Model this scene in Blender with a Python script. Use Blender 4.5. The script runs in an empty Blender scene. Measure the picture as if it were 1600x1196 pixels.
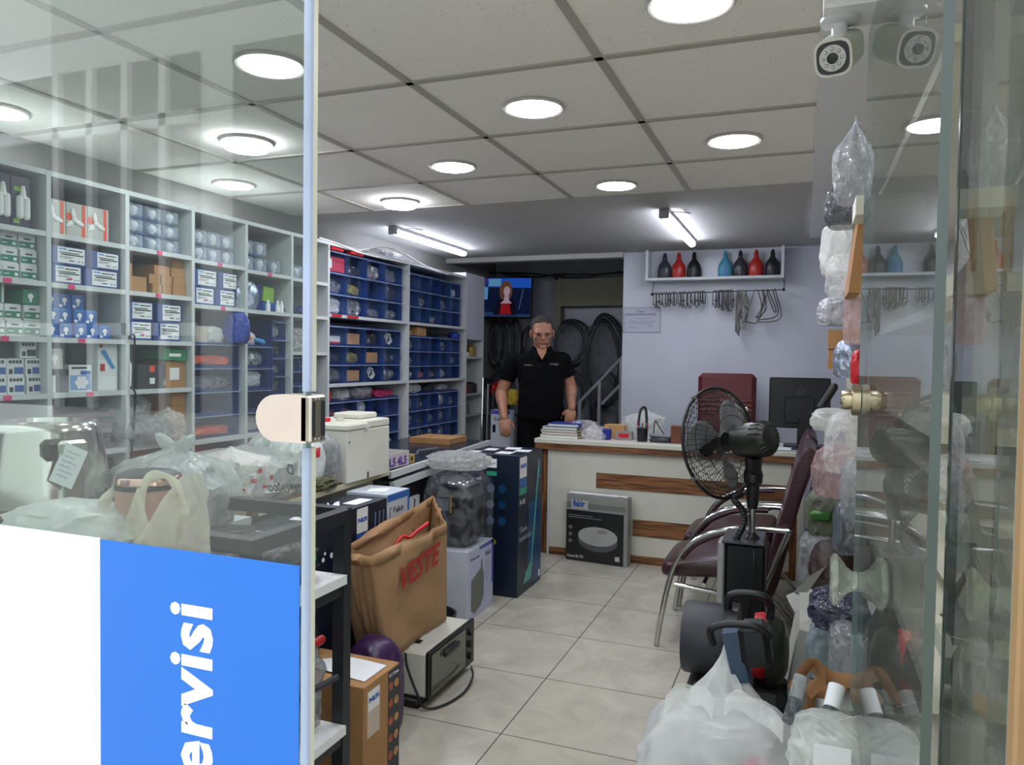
import bpy, math, random
import numpy as np
from mathutils import Vector, Matrix, noise as mnoise
D=bpy.data; SC=bpy.context.scene; COL=SC.collection
random.seed(7)
# ---------------------------------------------------------------- camera
yaw,pit,rol,FPX=-.3669,-.0326,-.014,1184.8
CAMZ=1.327
def _axes():
    cy,sy=math.cos(yaw),math.sin(yaw);cp,sp=math.cos(pit),math.sin(pit);cr,sr=math.cos(rol),math.sin(rol)
    f=Vector((sy*cp,cy*cp,sp)); rt=Vector((cy,-sy,0)); dn=f.cross(rt)
    return f, cr*rt+sr*dn, -sr*rt+cr*dn
AF,AR,AD=_axes()
cam=D.cameras.new('camera'); cam.sensor_fit='HORIZONTAL'; cam.sensor_width=36; cam.lens=36*FPX/1600
cam.clip_start=.02; cam.clip_end=200
co=D.objects.new('camera',cam); COL.objects.link(co)
m3=Matrix((AR,-AD,-AF)).transposed(); m=m3.to_4x4(); m.translation=(0,0,CAMZ); co.matrix_world=m
SC.camera=co
# ---------------------------------------------------------------- sky, exposure
w=D.worlds.new('sky'); SC.world=w; w.use_nodes=True
bg=w.node_tree.nodes['Background']; bg.inputs[0].default_value=(.90,.95,1,1); bg.inputs[1].default_value=2.25
SC.view_settings.view_transform='Standard'; SC.view_settings.look='None'; SC.view_settings.gamma=1
SC.view_settings.exposure=0.45; SC.view_settings.use_curve_mapping=False
LAMP=48.0; TUBE=34.0
SC.cycles.max_bounces=10; SC.cycles.transparent_max_bounces=40; SC.cycles.glossy_bounces=4
SC.cycles.caustics_reflective=False; SC.cycles.caustics_refractive=False
SC.cycles.use_denoising=True; SC.cycles.sample_clamp_indirect=4
# ---------------------------------------------------------------- measuring helpers (where a sight line meets a plane)
def ray(px,py): return AF+AR*((px-800)/FPX)+AD*((py-598)/FPX)
def ay(px,py,y):
    d=ray(px,py); return Vector((0,0,CAMZ))+d*(y/d.y)
def ax(px,py,x):
    d=ray(px,py); return Vector((0,0,CAMZ))+d*(x/d.x)
# ---------------------------------------------------------------- materials
def lin(c):
    if isinstance(c,str):
        c=[int(c[i:i+2],16)/255 for i in (0,2,4)]
        return tuple(v/12.92 if v<=.04045 else ((v+.055)/1.055)**2.4 for v in c)
    return tuple(c)
MC={}
def mat(name,col='808080',rough=.5,metal=0,bump=0,bscale=60,var=.06,vscale=8,emit=0,spec=.5,alpha=1,coat=0):
    if name in MC: return MC[name]
    m=D.materials.new(name); m.use_nodes=True; nt=m.node_tree; b=nt.nodes['Principled BSDF']; c=lin(col)
    N=nt.nodes.new; L=nt.links.new
    tc=N('ShaderNodeTexCoord')
    if var:
        n=N('ShaderNodeTexNoise'); n.inputs['Scale'].default_value=vscale; n.inputs['Detail'].default_value=4
        L(tc.outputs['Object'],n.inputs['Vector'])
        r=N('ShaderNodeValToRGB'); r.color_ramp.elements[0].position=.3; r.color_ramp.elements[1].position=.7
        r.color_ramp.elements[0].color=(*[v*(1-var) for v in c],1); r.color_ramp.elements[1].color=(*[min(1,v*(1+var)) for v in c],1)
        L(n.outputs[0],r.inputs[0]); L(r.outputs[0],b.inputs['Base Color'])
    else: b.inputs['Base Color'].default_value=(*c,1)
    b.inputs['Roughness'].default_value=rough; b.inputs['Metallic'].default_value=metal
    b.inputs['Specular IOR Level'].default_value=spec; b.inputs['Coat Weight'].default_value=coat
    if emit: b.inputs['Emission Color'].default_value=(*c,1); b.inputs['Emission Strength'].default_value=emit
    if bump:
        n2=N('ShaderNodeTexNoise'); n2.inputs['Scale'].default_value=bscale; n2.inputs['Detail'].default_value=5
        L(tc.outputs['Object'],n2.inputs['Vector']); bp=N('ShaderNodeBump'); bp.inputs['Strength'].default_value=bump; bp.inputs['Distance'].default_value=.01
        L(n2.outputs[0],bp.inputs['Height']); L(bp.outputs[0],b.inputs['Normal'])
    if alpha<1: b.inputs['Alpha'].default_value=alpha
    MC[name]=m; return m
def film(name,col='ffffff',fac=.35,rough=.15,bscale=18,bump=.8,var=0,trans=.4,lo=.15,hi=.3):
    """thin plastic sheet: part clear, part milky and shiny"""
    if name in MC: return MC[name]
    m=D.materials.new(name); m.use_nodes=True; nt=m.node_tree; nt.nodes.clear(); N=nt.nodes.new; L=nt.links.new
    c=lin(col); out=N('ShaderNodeOutputMaterial'); t=N('ShaderNodeBsdfTransparent'); d=N('ShaderNodeBsdfPrincipled')
    d.inputs['Base Color'].default_value=(*c,1); d.inputs['Roughness'].default_value=rough; d.inputs['Specular IOR Level'].default_value=1
    tl=N('ShaderNodeBsdfTranslucent'); tl.inputs[0].default_value=(*c,1)
    tc=N('ShaderNodeTexCoord'); n=N('ShaderNodeTexNoise'); n.inputs['Scale'].default_value=bscale; n.inputs['Detail'].default_value=3; n.inputs['Distortion'].default_value=1.2
    L(tc.outputs['Object'],n.inputs['Vector']); bp=N('ShaderNodeBump'); bp.inputs['Strength'].default_value=bump; bp.inputs['Distance'].default_value=.02
    L(n.outputs[0],bp.inputs['Height']); L(bp.outputs[0],d.inputs['Normal'])
    mx0=N('ShaderNodeMixShader'); mx0.inputs[0].default_value=trans; L(d.outputs[0],mx0.inputs[1]); L(tl.outputs[0],mx0.inputs[2])
    mx=N('ShaderNodeMixShader'); L(t.outputs[0],mx.inputs[1]); L(mx0.outputs[0],mx.inputs[2])
    # creases and folds are denser than the flat sheet
    r=N('ShaderNodeMapRange'); r.inputs[1].default_value=.35; r.inputs[2].default_value=.7
    r.inputs[3].default_value=max(0,fac-lo); r.inputs[4].default_value=min(1,fac+hi)
    L(n.outputs[0],r.inputs[0]); L(r.outputs[0],mx.inputs[0])
    L(mx.outputs[0],out.inputs[0]); MC[name]=m; return m
def glass(name,tint='e6f0ec',haze=.03,ior=1.5):
    m=D.materials.new(name); m.use_nodes=True; nt=m.node_tree; nt.nodes.clear(); N=nt.nodes.new; L=nt.links.new
    out=N('ShaderNodeOutputMaterial'); t=N('ShaderNodeBsdfTransparent'); t.inputs[0].default_value=(*lin(tint),1)
    g=N('ShaderNodeBsdfGlossy'); g.inputs[1].default_value=.0
    fr=N('ShaderNodeFresnel'); fr.inputs[0].default_value=ior
    geo=N('ShaderNodeNewGeometry')
    iorm=N('ShaderNodeMapRange'); iorm.inputs[3].default_value=ior; iorm.inputs[4].default_value=1/ior
    L(geo.outputs['Backfacing'],iorm.inputs[0])
    L(iorm.outputs[0],fr.inputs[0])
    mx=N('ShaderNodeMixShader'); L(fr.outputs[0],mx.inputs[0]); L(t.outputs[0],mx.inputs[1]); L(g.outputs[0],mx.inputs[2])
    # pale haze painted into the pane, for the grey veil of street reflections
    d=N('ShaderNodeBsdfDiffuse'); d.inputs[0].default_value=(.75,.78,.8,1)
    tc=N('ShaderNodeTexCoord'); n=N('ShaderNodeTexNoise'); n.inputs['Scale'].default_value=5; n.inputs['Detail'].default_value=6
    L(tc.outputs['Object'],n.inputs['Vector']); r=N('ShaderNodeMapRange'); r.inputs[1].default_value=.3; r.inputs[2].default_value=.75; r.inputs[3].default_value=haze*.5; r.inputs[4].default_value=haze*1.6
    L(n.outputs[0],r.inputs[0]); mx2=N('ShaderNodeMixShader'); L(r.outputs[0],mx2.inputs[0]); L(mx.outputs[0],mx2.inputs[1]); L(d.outputs[0],mx2.inputs[2])
    L(mx2.outputs[0],out.inputs[0]); MC[name]=m; return m
def emis(name,col,s):
    if name in MC: return MC[name]
    m=D.materials.new(name); m.use_nodes=True; nt=m.node_tree; nt.nodes.clear()
    e=nt.nodes.new('ShaderNodeEmission'); e.inputs[0].default_value=(*lin(col),1); e.inputs[1].default_value=s
    o=nt.nodes.new('ShaderNodeOutputMaterial'); nt.links.new(e.outputs[0],o.inputs[0]); MC[name]=m; return m
# ---------------------------------------------------------------- mesh builder
_ico={}
def ico(sub):
    if sub not in _ico:
        import bmesh
        b=bmesh.new(); bmesh.ops.create_icosphere(b,subdivisions=sub,radius=1)
        _ico[sub]=([v.co.copy() for v in b.verts],[tuple(v.index for v in f.verts) for f in b.faces]); b.free()
    return _ico[sub]
def wloc(o):
    p=Vector((0,0,0))
    while o is not None: p+=o.location; o=o.parent
    return p
class MB:
    def __init__(s): s.v=[];s.f=[];s.m=[];s.k=0
    def slot(s,k): s.k=k; return s
    def add(s,vs,fs):
        n=len(s.v); s.v+= [Vector(v) for v in vs]; s.f+=[tuple(i+n for i in f) for f in fs]; s.m+=[s.k]*len(fs); return s
    def box(s,a,b,rot=None,bev=0,piv=None):
        """box between corner a and corner b, optional chamfer and rotation matrix about its centre"""
        a=Vector(a);b=Vector(b);c=(a+b)/2;h=(b-a)/2; h=Vector((abs(h.x),abs(h.y),abs(h.z)))
        if bev<=0:
            vs=[Vector((sx*h.x,sy*h.y,sz*h.z)) for sx in(-1,1) for sy in(-1,1) for sz in(-1,1)]
            fs=[(0,1,3,2),(4,6,7,5),(0,4,5,1),(2,3,7,6),(0,2,6,4),(1,5,7,3)]
        else:
            e=min(bev,min(h)*.95); vs=[];idx={}
            for sx in(-1,1):
                for sy in(-1,1):
                    for sz in(-1,1):
                        for k in range(3):
                            p=[sx*(h.x-e),sy*(h.y-e),sz*(h.z-e)]; p[k]=[sx*h.x,sy*h.y,sz*h.z][k]
                            idx[(sx,sy,sz,k)]=len(vs); vs.append(Vector(p))
            fs=[]
            for k in range(3):
                o=[j for j in range(3) if j!=k]
                for sg in(-1,1):
                    q=[]
                    for u,w_ in((-1,-1),(1,-1),(1,1),(-1,1)):
                        t=[0,0,0];t[k]=sg;t[o[0]]=u;t[o[1]]=w_;q.append(idx[(*t,k)])
                    if (sg>0)==(k==1): q=q[::-1]
                    fs.append(tuple(q))
            for k in range(3):
                o=[j for j in range(3) if j!=k]
                for u in(-1,1):
                    for w_ in(-1,1):
                        q=[]
                        for sg,kk in((-1,o[0]),(1,o[0]),(1,o[1]),(-1,o[1])):
                            t=[0,0,0];t[k]=sg;t[o[0]]=u;t[o[1]]=w_;q.append(idx[(*t,kk)])
                        fs.append(tuple(q))
            for sx in(-1,1):
                for sy in(-1,1):
                    for sz in(-1,1): fs.append(tuple(idx[(sx,sy,sz,k)] for k in range(3)))
        if rot is not None:
            pv=Vector(piv)-c if piv is not None else Vector((0,0,0))
            vs=[rot@(v-pv)+pv for v in vs]
        return s.add([v+c for v in vs],fs)
    def cyl(s,p0,p1,r0,r1=None,seg=16,caps=True):
        r1=r0 if r1 is None else r1; p0=Vector(p0);p1=Vector(p1); z=(p1-p0).normalized()
        x=z.orthogonal().normalized(); y=z.cross(x); vs=[]
        for p,r in((p0,r0),(p1,r1)):
            for i in range(seg):
                a=2*math.pi*i/seg; vs.append(p+x*(r*math.cos(a))+y*(r*math.sin(a)))
        fs=[(i,(i+1)%seg,seg+(i+1)%seg,seg+i) for i in range(seg)]
        if caps: fs+=[tuple(range(seg))[::-1],tuple(range(seg,2*seg))]
        return s.add(vs,fs)
    def tube(s,pts,r,seg=8,closed=False,caps=True,flat=1.0):
        pts=[Vector(p) for p in pts]; n=len(pts); vs=[]; nrm=None
        rs=r if isinstance(r,(list,tuple)) else [r]*n
        for i,p in enumerate(pts):
            a=pts[(i-1)%n] if (closed or i>0) else p; b=pts[(i+1)%n] if (closed or i<n-1) else p
            t=(b-a).normalized() if (b-a).length>1e-9 else Vector((0,0,1))
            if nrm is None: nrm=t.orthogonal().normalized()
            nrm=(nrm-t*nrm.dot(t)); nrm=nrm.normalized() if nrm.length>1e-6 else t.orthogonal().normalized()
            bn=t.cross(nrm)
            for k in range(seg):
                A=2*math.pi*k/seg; vs.append(p+nrm*(rs[i]*math.cos(A))+bn*(rs[i]*flat*math.sin(A)))
        fs=[]
        for i in range(n if closed else n-1):
            j=(i+1)%n
            for k in range(seg): fs.append((i*seg+k,i*seg+(k+1)%seg,j*seg+(k+1)%seg,j*seg+k))
        if caps and not closed: fs+=[tuple(range(seg))[::-1],tuple(range((n-1)*seg,n*seg))]
        return s.add(vs,fs)
    def lathe(s,prof,c=(0,0,0),seg=24,axis=None,cap=True):
        """prof = [(radius, height)...] turned about the axis through c"""
        c=Vector(c); z=Vector(axis).normalized() if axis is not None else Vector((0,0,1))
        x=z.orthogonal().normalized() if axis is not None else Vector((1,0,0)); y=z.cross(x); vs=[]
        for r,h in prof:
            for i in range(seg):
                a=2*math.pi*i/seg; vs.append(c+z*h+x*(r*math.cos(a))+y*(r*math.sin(a)))
        n=len(prof); fs=[]
        for j in range(n-1):
            for i in range(seg): fs.append((j*seg+i,j*seg+(i+1)%seg,(j+1)*seg+(i+1)%seg,(j+1)*seg+i))
        if cap: fs+=[tuple(range(seg))[::-1],tuple(range((n-1)*seg,n*seg))]
        return s.add(vs,fs)
    def ell(s,c,r,rot=None,sub=3,fn=None):
        vs,fs=ico(sub); c=Vector(c); out=[]
        for v in vs:
            p=Vector((v.x*r[0],v.y*r[1],v.z*r[2]))
            if fn: p=fn(v,p)
            if rot is not None: p=rot@p
            out.append(c+p)
        return s.add(out,fs)
    def cap(s,p0,p1,r0,r1=None,seg=14):
        r1=r0 if r1 is None else r1
        s.cyl(p0,p1,r0,r1,seg); s.ell(p0,(r0,)*3,sub=2); return s.ell(p1,(r1,)*3,sub=2)
    def prism(s,poly,h0,h1,fr):
        """poly in 2D; fr(u,v,h) gives the 3D point"""
        n=len(poly); vs=[fr(u,v,h0) for u,v in poly]+[fr(u,v,h1) for u,v in poly]
        fs=[(i,(i+1)%n,n+(i+1)%n,n+i) for i in range(n)]+[tuple(range(n))[::-1],tuple(range(n,2*n))]
        return s.add(vs,fs)
    def grid(s,fn,nu,nv):
        vs=[fn(i/nu,j/nv) for j in range(nv+1) for i in range(nu+1)]
        fs=[(j*(nu+1)+i,j*(nu+1)+i+1,(j+1)*(nu+1)+i+1,(j+1)*(nu+1)+i) for j in range(nv) for i in range(nu)]
        return s.add(vs,fs)
    def build(s,name,mats,parent=None,smooth=None,loc=None):
        if not isinstance(mats,(list,tuple)): mats=[mats]
        if parent is not None: off=wloc(parent)
        elif loc is not None: off=Vector(loc)
        else:
            xs=[v.x for v in s.v];ys=[v.y for v in s.v];zs=[v.z for v in s.v]
            off=Vector(((min(xs)+max(xs))/2,(min(ys)+max(ys))/2,min(zs)))
        me=D.meshes.new(name); me.from_pydata([v-off for v in s.v],[],s.f)
        for m_ in mats: me.materials.append(m_)
        me.polygons.foreach_set('material_index',s.m)
        me.update()
        import bmesh
        b=bmesh.new(); b.from_mesh(me); bmesh.ops.recalc_face_normals(b,faces=b.faces); b.to_mesh(me); b.free()
        o=D.objects.new(name,me); COL.objects.link(o)
        if parent is not None: o.parent=parent
        else: o.location=off
        if smooth is not None:
            me.polygons.foreach_set('use_smooth',[True]*len(me.polygons))
            if smooth<180: me.set_sharp_from_angle(angle=math.radians(smooth))
        return o
def tag(o,label,cat,group=None):
    o['label']=label; o['category']=cat
    if group: o['group']=group
    return o
def thing(name,label,cat,loc,group=None):
    o=D.objects.new(name,None); o.empty_display_size=.05; COL.objects.link(o); o.location=loc; return tag(o,label,cat,group)
def struct(mb,name,mats,smooth=None):
    o=mb.build(name,mats,loc=(0,0,0),smooth=smooth); o['kind']='structure'; return o
def copytree(o,dx,label=None,group=None,rotz=None,scale=None):
    r=o.copy(); COL.objects.link(r); r.location=Vector(o.location)+Vector(dx)
    if rotz is not None: r.rotation_euler=(0,0,rotz)
    if scale: r.scale=scale
    if label: r['label']=label
    if group: r['group']=group
    for c in list(o.children):
        c2=c.copy(); COL.objects.link(c2); c2.parent=r
        for g in list(c.children):
            g2=g.copy(); COL.objects.link(g2); g2.parent=c2
    return r
def RZ(a): return Matrix.Rotation(a,3,'Z')
def RX(a): return Matrix.Rotation(a,3,'X')
def RY(a): return Matrix.Rotation(a,3,'Y')
def arc(pts,n=6):
    """smooth (Catmull-Rom) path through the points"""
    P=[Vector(p) for p in pts]; P=[P[0]*2-P[1]]+P+[P[-1]*2-P[-2]]; out=[]
    for i in range(1,len(P)-2):
        for k in range(n):
            t=k/n; a,b,c,d=P[i-1],P[i],P[i+1],P[i+2]
            out.append(.5*((2*b)+(c-a)*t+(2*a-5*b+4*c-d)*t*t+(3*b-a-3*c+d)*t**3))
    out.append(P[-2]); return out
def text(s,size,loc,face,m,parent=None,name='lettering',bold=0,width=None,align='LEFT',rot=0,shear=0,spacing=1):
    """lettering as mesh; face: 'front' looks to -y, 'right' looks to +x, 'top' looks up"""
    cu=D.curves.new('t','FONT'); cu.body=s; cu.size=size; cu.align_x=align; cu.offset=bold; cu.shear=shear; cu.resolution_u=2; cu.space_character=spacing
    cu.extrude=.0004
    t=D.objects.new('t',cu); COL.objects.link(t); dg=bpy.context.evaluated_depsgraph_get()
    me=D.meshes.new_from_object(t.evaluated_get(dg)); D.objects.remove(t,do_unlink=True); D.curves.remove(cu)
    n=len(me.vertices); co_=np.zeros(n*3); me.vertices.foreach_get('co',co_); co_=co_.reshape(-1,3)
    if width and n:
        wd=co_[:,0].max()-co_[:,0].min(); 
        if wd>0: co_[:,0]*=width/wd
    cr,sr=math.cos(rot),math.sin(rot); x=co_[:,0]*cr-co_[:,1]*sr; y=co_[:,0]*sr+co_[:,1]*cr; z=co_[:,2]
    if face=='front': q=np.stack([x,-z,y],1)
    elif face=='right': q=np.stack([z,x,y],1)
    elif face=='top': q=np.stack([x,y,z],1)
    elif isinstance(face,Matrix):
        q=(np.array(face)@np.stack([x,y,z])).T
    off=wloc(parent) if parent is not None else Vector((0,0,0))
    q=q+np.array(Vector(loc)-off); me.vertices.foreach_set('co',q.reshape(-1)); me.update()
    me.materials.clear(); me.materials.append(m)
    o=D.objects.new(name,me); COL.objects.link(o)
    if parent is not None: o.parent=parent
    return o
def nz(v,s=0.0): return mnoise.noise(Vector((v[0]+s*7.13,v[1]-s*3.7,v[2]+s*1.9)))
def bagmesh(mb,c,size,seed,pinch=0,ridge=.14,freq=2.2,sub=4,box=.75,flat=-.72,pleat=9,lean=(0,0)):
    """slumped, creased bag: c is the middle of its base, size its width, depth, height"""
    c=Vector(c)
    def fn(v,p):
        def se(a): return math.copysign(abs(a)**box,a)
        q=Vector((se(v.x),se(v.y),se(v.z)))
        r=1+ridge*(1-2.4*abs(nz(v*freq,seed)))+ridge*.5*(1-2.4*abs(nz(v*freq*2.3,seed+5)))+ridge*.22*nz(v*freq*6,seed+9)
        z=max(q.z,flat)+ridge*.3*nz(v*freq*2,seed+3)*(1 if q.z>flat else 0); t=(z-flat)/(1-flat); th=math.atan2(v.y,v.x)
        k=1.0
        if pinch:
            u=max(0,(t-(1-pinch))/pinch); k=1-.9*(u*u*(3-2*u))**1.0; k*=1+.22*u*(1-u)*4*math.sin(pleat*th+seed)*.6
        return Vector((q.x*r*k*size[0]/2+lean[0]*max(0,t),q.y*r*k*size[1]/2+lean[1]*max(0,t),max(0,t)*size[2]))
    mb.ell(c,(1,1,1),sub=sub,fn=fn); return mb
def bag(name,label,cat,c,size,seed,m,group=None,**kw):
    o=bagmesh(MB(),c,size,seed,**kw).build(name,m,smooth=50); return tag(o,label,cat,group)
def drape(o,target,d,off=.0012):
    """lay lettering onto the surface of a bag: move each vertex along d until it meets the bag"""
    from mathutils.bvhtree import BVHTree
    me=target.data; wt=wloc(target); bv=BVHTree.FromPolygons([v.co+wt for v in me.vertices],[tuple(p.vertices) for p in me.polygons])
    wo=wloc(o); d=Vector(d).normalized()
    for v in o.data.vertices:
        p=v.co+wo; h=bv.ray_cast(p-d*.3,d)
        if h[0] is not None: v.co=h[0]-d*off-wo
    o.data.update(); return o
ORD=['first','second','third','fourth','fifth','sixth','seventh','eighth','ninth','tenth','eleventh','twelfth','thirteenth','fourteenth','fifteenth']
# ================================================================ MATERIALS
white=mat('white_laminate','c9cbd0',.4,var=.03); whitewall=mat('white_wall','c3c6d0',.28,var=.04,vscale=3)
shelfw=mat('shelf_white','c6cacc',.45,var=.03); cream=mat('cream_laminate','d0cfc2',.4,var=.04)
plaster=mat('plaster','b4b2ae',.8,var=.04,vscale=3); black=mat('black_plastic','101114',.4,var=.1); blackm=mat('black_matte','15161a',.7,var=.1)
darkg=mat('dark_grey','2c2f35',.5); grey=mat('mid_grey','7a7c80',.5); steel=mat('brushed_steel','b9b2a6',.32,metal=1,var=.08,vscale=30)
chrome=mat('chrome','c8c8c8',.12,metal=1,var=.02); brass=mat('brass_nickel','b6a98c',.28,metal=1)
blueb=mat('organizer_blue','17387a',.4,var=.1); bluebox=mat('label_blue','1d3f86',.5); paper=mat('paper','e2e4e6',.7,var=.03)
ink=mat('ink','2a2c34',.6,var=0); inkblue=mat('ink_blue','1f4fa8',.5,var=0); inkred=mat('ink_red','b3282c',.5,var=0); inkgrey=mat('ink_grey','85888f',.6,var=0)
pwhite=mat('print_white','e8e8e8',.5,var=0); orange=mat('orange_plastic','d8562c',.45); redp=mat('red_plastic','c0202a',.4); green=mat('green_card','1d7a4c',.5)
teal=mat('teal_print','1f7a66',.5); card=mat('brown_cardboard','a5794d',.75,var=.08,vscale=14); card2=mat('tan_cardboard','b98e5e',.75,var=.08)
navy=mat('navy_card','0e1b30',.35,var=.15); pink=mat('pink_label','d8326e',.6,var=0); yellow=mat('yellow_plastic','d4b23c',.5); lblue=mat('light_blue','3c8ec8',.5)
fclear=film('clear_film',fac=.30,rough=.1,bscale=22,bump=1); fmilk=film('milky_film','eef2ee',fac=.62,rough=.3,bscale=9,bump=.6,trans=.5)
fwhite=film('white_bag_plastic','f2f4f2',fac=.85,rough=.35,bscale=8,bump=.6,trans=.35); fgrey=film('grey_film','b8bcc0',fac=.5,rough=.15,bscale=20,bump=1)
fblack=film('black_film','3a3c40',fac=.6,rough=.12,bscale=24,bump=1,trans=.1); fpanel=film('clear_drawer_plastic','7f9ac8',fac=.04,rough=.12,bscale=4,bump=.1,trans=.1,lo=.04,hi=.05)
fcream=film('cream_bag_plastic','f2eada',fac=.72,rough=.3,bscale=9,bump=.7,trans=.4)
def wood(name,c1,c2,axis='X',sc=3):
    m=mat(name,c1,.45,var=0); nt=m.node_tree; b=nt.nodes['Principled BSDF']; N=nt.nodes.new; L=nt.links.new
    tc=N('ShaderNodeTexCoord'); mp=N('ShaderNodeMapping'); s_={'X':(sc,sc*14,sc*22),'Y':(sc*14,sc,sc*22),'Z':(sc*14,sc*14,sc)}[axis]
    mp.inputs['Scale'].default_value=s_; L(tc.outputs['Object'],mp.inputs[0]); n=N('ShaderNodeTexNoise'); n.inputs['Scale'].default_value=1.6; n.inputs['Detail'].default_value=6; n.inputs['Distortion'].default_value=.6
    L(mp.outputs[0],n.inputs['Vector']); r=N('ShaderNodeValToRGB'); e=r.color_ramp.elements; e[0].position=.38; e[0].color=(*lin(c2),1); e[1].position=.62; e[1].color=(*lin(c1),1)
    L(n.outputs[0],r.inputs[0]); L(r.outputs[0],b.inputs['Base Color']); return m
zebra=wood('zebrano_wood','93623a','4a2c18','X'); zebraz=wood('zebrano_wood_upright','8a5b36','4a2c18','Z'); oldwood=wood('old_wood','8a5a34','5a3a20','X')
# ================================================================ SETTING
def floormat():
    m=D.materials.new('floor_tiles'); m.use_nodes=True; nt=m.node_tree; b=nt.nodes['Principled BSDF']; N=nt.nodes.new; L=nt.links.new
    tc=N('ShaderNodeTexCoord'); mp=N('ShaderNodeMapping'); mp.inputs['Location'].default_value=(.965+2.0,-2.451+5,0); L(tc.outputs['Object'],mp.inputs[0])
    br=N('ShaderNodeTexBrick'); br.offset=0; br.inputs['Scale'].default_value=2; br.inputs['Mortar Size'].default_value=.0045; br.inputs['Mortar Smooth'].default_value=.1
    br.inputs['Brick Width'].default_value=1; br.inputs['Row Height'].default_value=1; L(mp.outputs[0],br.inputs['Vector'])
    n=N('ShaderNodeTexNoise'); n.inputs['Scale'].default_value=4; n.inputs['Detail'].default_value=9; n.inputs['Roughness'].default_value=.65; n.inputs['Distortion'].default_value=1.2; L(tc.outputs['Object'],n.inputs['Vector'])
    r=N('ShaderNodeValToRGB'); e=r.color_ramp.elements; e[0].position=.3; e[0].color=(*lin('aaa496'),1); e[1].position=.66; e[1].color=(*lin('c2bcae'),1); L(n.outputs[0],r.inputs[0])
    mx=N('ShaderNodeMix'); mx.data_type='RGBA'; L(br.outputs['Fac'],mx.inputs[0]); L(r.outputs[0],mx.inputs[6]); mx.inputs[7].default_value=(*lin('4a463e'),1)
    L(mx.outputs[2],b.inputs['Base Color']); b.inputs['Roughness'].default_value=.22; b.inputs['Specular IOR Level'].default_value=.5
    return m
def ceilmat():
    m=D.materials.new('ceiling_board'); m.use_nodes=True; nt=m.node_tree; b=nt.nodes['Principled BSDF']; N=nt.nodes.new; L=nt.links.new
    tc=N('ShaderNodeTexCoord'); v=N('ShaderNodeTexVoronoi'); v.inputs['Scale'].default_value=85; L(tc.outputs['Object'],v.inputs['Vector'])
    n=N('ShaderNodeTexNoise'); n.inputs['Scale'].default_value=1.3; L(tc.outputs['Object'],n.inputs['Vector'])
    lt=N('ShaderNodeMapRange'); lt.inputs[1].default_value=.10; lt.inputs[2].default_value=.17; L(v.outputs['Distance'],lt.inputs[0])
    th=N('ShaderNodeMapRange'); th.inputs[1].default_value=.42; th.inputs[2].default_value=.6; th.inputs[3].default_value=1; th.inputs[4].default_value=0; L(n.outputs[0],th.inputs[0])
    n3=N('ShaderNodeTexNoise'); n3.inputs['Scale'].default_value=38; L(tc.outputs['Object'],n3.inputs['Vector'])
    sel=N('ShaderNodeMath'); sel.operation='GREATER_THAN'; sel.inputs[1].default_value=.52; L(n3.outputs[0],sel.inputs[0])
    inv=N('ShaderNodeMath'); inv.operation='SUBTRACT'; inv.inputs[0].default_value=1; L(lt.outputs[0],inv.inputs[1])
    mu=N('ShaderNodeMath'); mu.operation='MULTIPLY'; L(inv.outputs[0],mu.inputs[0]); L(sel.outputs[0],mu.inputs[1])
    mx=N('ShaderNodeMix'); mx.data_type='RGBA'; L(mu.outputs[0],mx.inputs[0]); mx.inputs[6].default_value=(*lin('ece8e0'),1); mx.inputs[7].default_value=(*lin('6e6a64'),1)
    L(mx.outputs[2],b.inputs['Base Color']); b.inputs['Roughness'].default_value=.9; return m
CZ=2.174
struct(MB().box((-3.2,.86,-.1),(1.2,7.3,0)),'floor',floormat())
pave=mat('pavement','b8b4ac',.85,bump=.3,var=.12)
struct(MB().box((-12,-9,-.14),(12,.86,-.01)),'floor_outside',pave)
cm=ceilmat(); tb=mat('ceiling_grid_paint','a8a298',.6,var=.03)
struct(MB().box((-3.2,.9,CZ),(1.0,3.86,CZ+.05)),'ceiling',cm)
struct(MB().box((-3.2,3.86,CZ+.004),(1.0,6.0,CZ+.05)),'ceiling_rear',plaster)
g=MB()
for i in range(-2,6):
    x=.043-.6*i
    g.box((x-.012,.9,CZ-.006),(x+.012,3.86,CZ+.002))
for j in range(-2,3):
    y=2.095+.6*j
    g.box((-3.2,y-.012,CZ-.006),(.9,y+.012,CZ+.002))
struct(g,'trim_1',tb)
struct(MB().box((-3.2,3.85,CZ-.004),(.9,3.872,CZ+.004)),'trim_2',plaster)
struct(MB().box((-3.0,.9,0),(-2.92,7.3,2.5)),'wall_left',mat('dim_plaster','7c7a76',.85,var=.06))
struct(MB().box((.62,1.3,0),(.74,6.1,CZ+.05)),'wall_right',whitewall)
struct(MB().box((-1.363,6.0,0),(.74,6.12,CZ+.05)).box((-1.363,6.12,0),(-1.27,7.2,2.5)),'wall_back',whitewall)
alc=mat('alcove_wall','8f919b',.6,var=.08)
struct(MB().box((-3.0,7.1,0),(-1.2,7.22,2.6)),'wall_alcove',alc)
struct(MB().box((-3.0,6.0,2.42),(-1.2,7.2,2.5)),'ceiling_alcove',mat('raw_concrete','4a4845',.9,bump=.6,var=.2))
struct(MB().box((-3.0,5.96,2.139),(-1.363,6.06,2.45)),'trim_3',plaster)
# soffit over the right-hand shelves and the lintel over the door
struct(MB().box((.018,1.60,2.155),(.64,5.45,CZ+.003)),'soffit_right',mat('gloss_white_panel','e2e1e2',.35,var=.02))['kind']='structure'
lw=wood('lintel_wood','8a5a2c','6b4420','X')
struct(MB().box((.018,1.52,1.975),(.64,1.62,2.5)).slot(1).box((.012,1.48,2.0),(.64,1.52,2.5)),'trim_4',[mat('gloss_white_panel'),lw])
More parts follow.
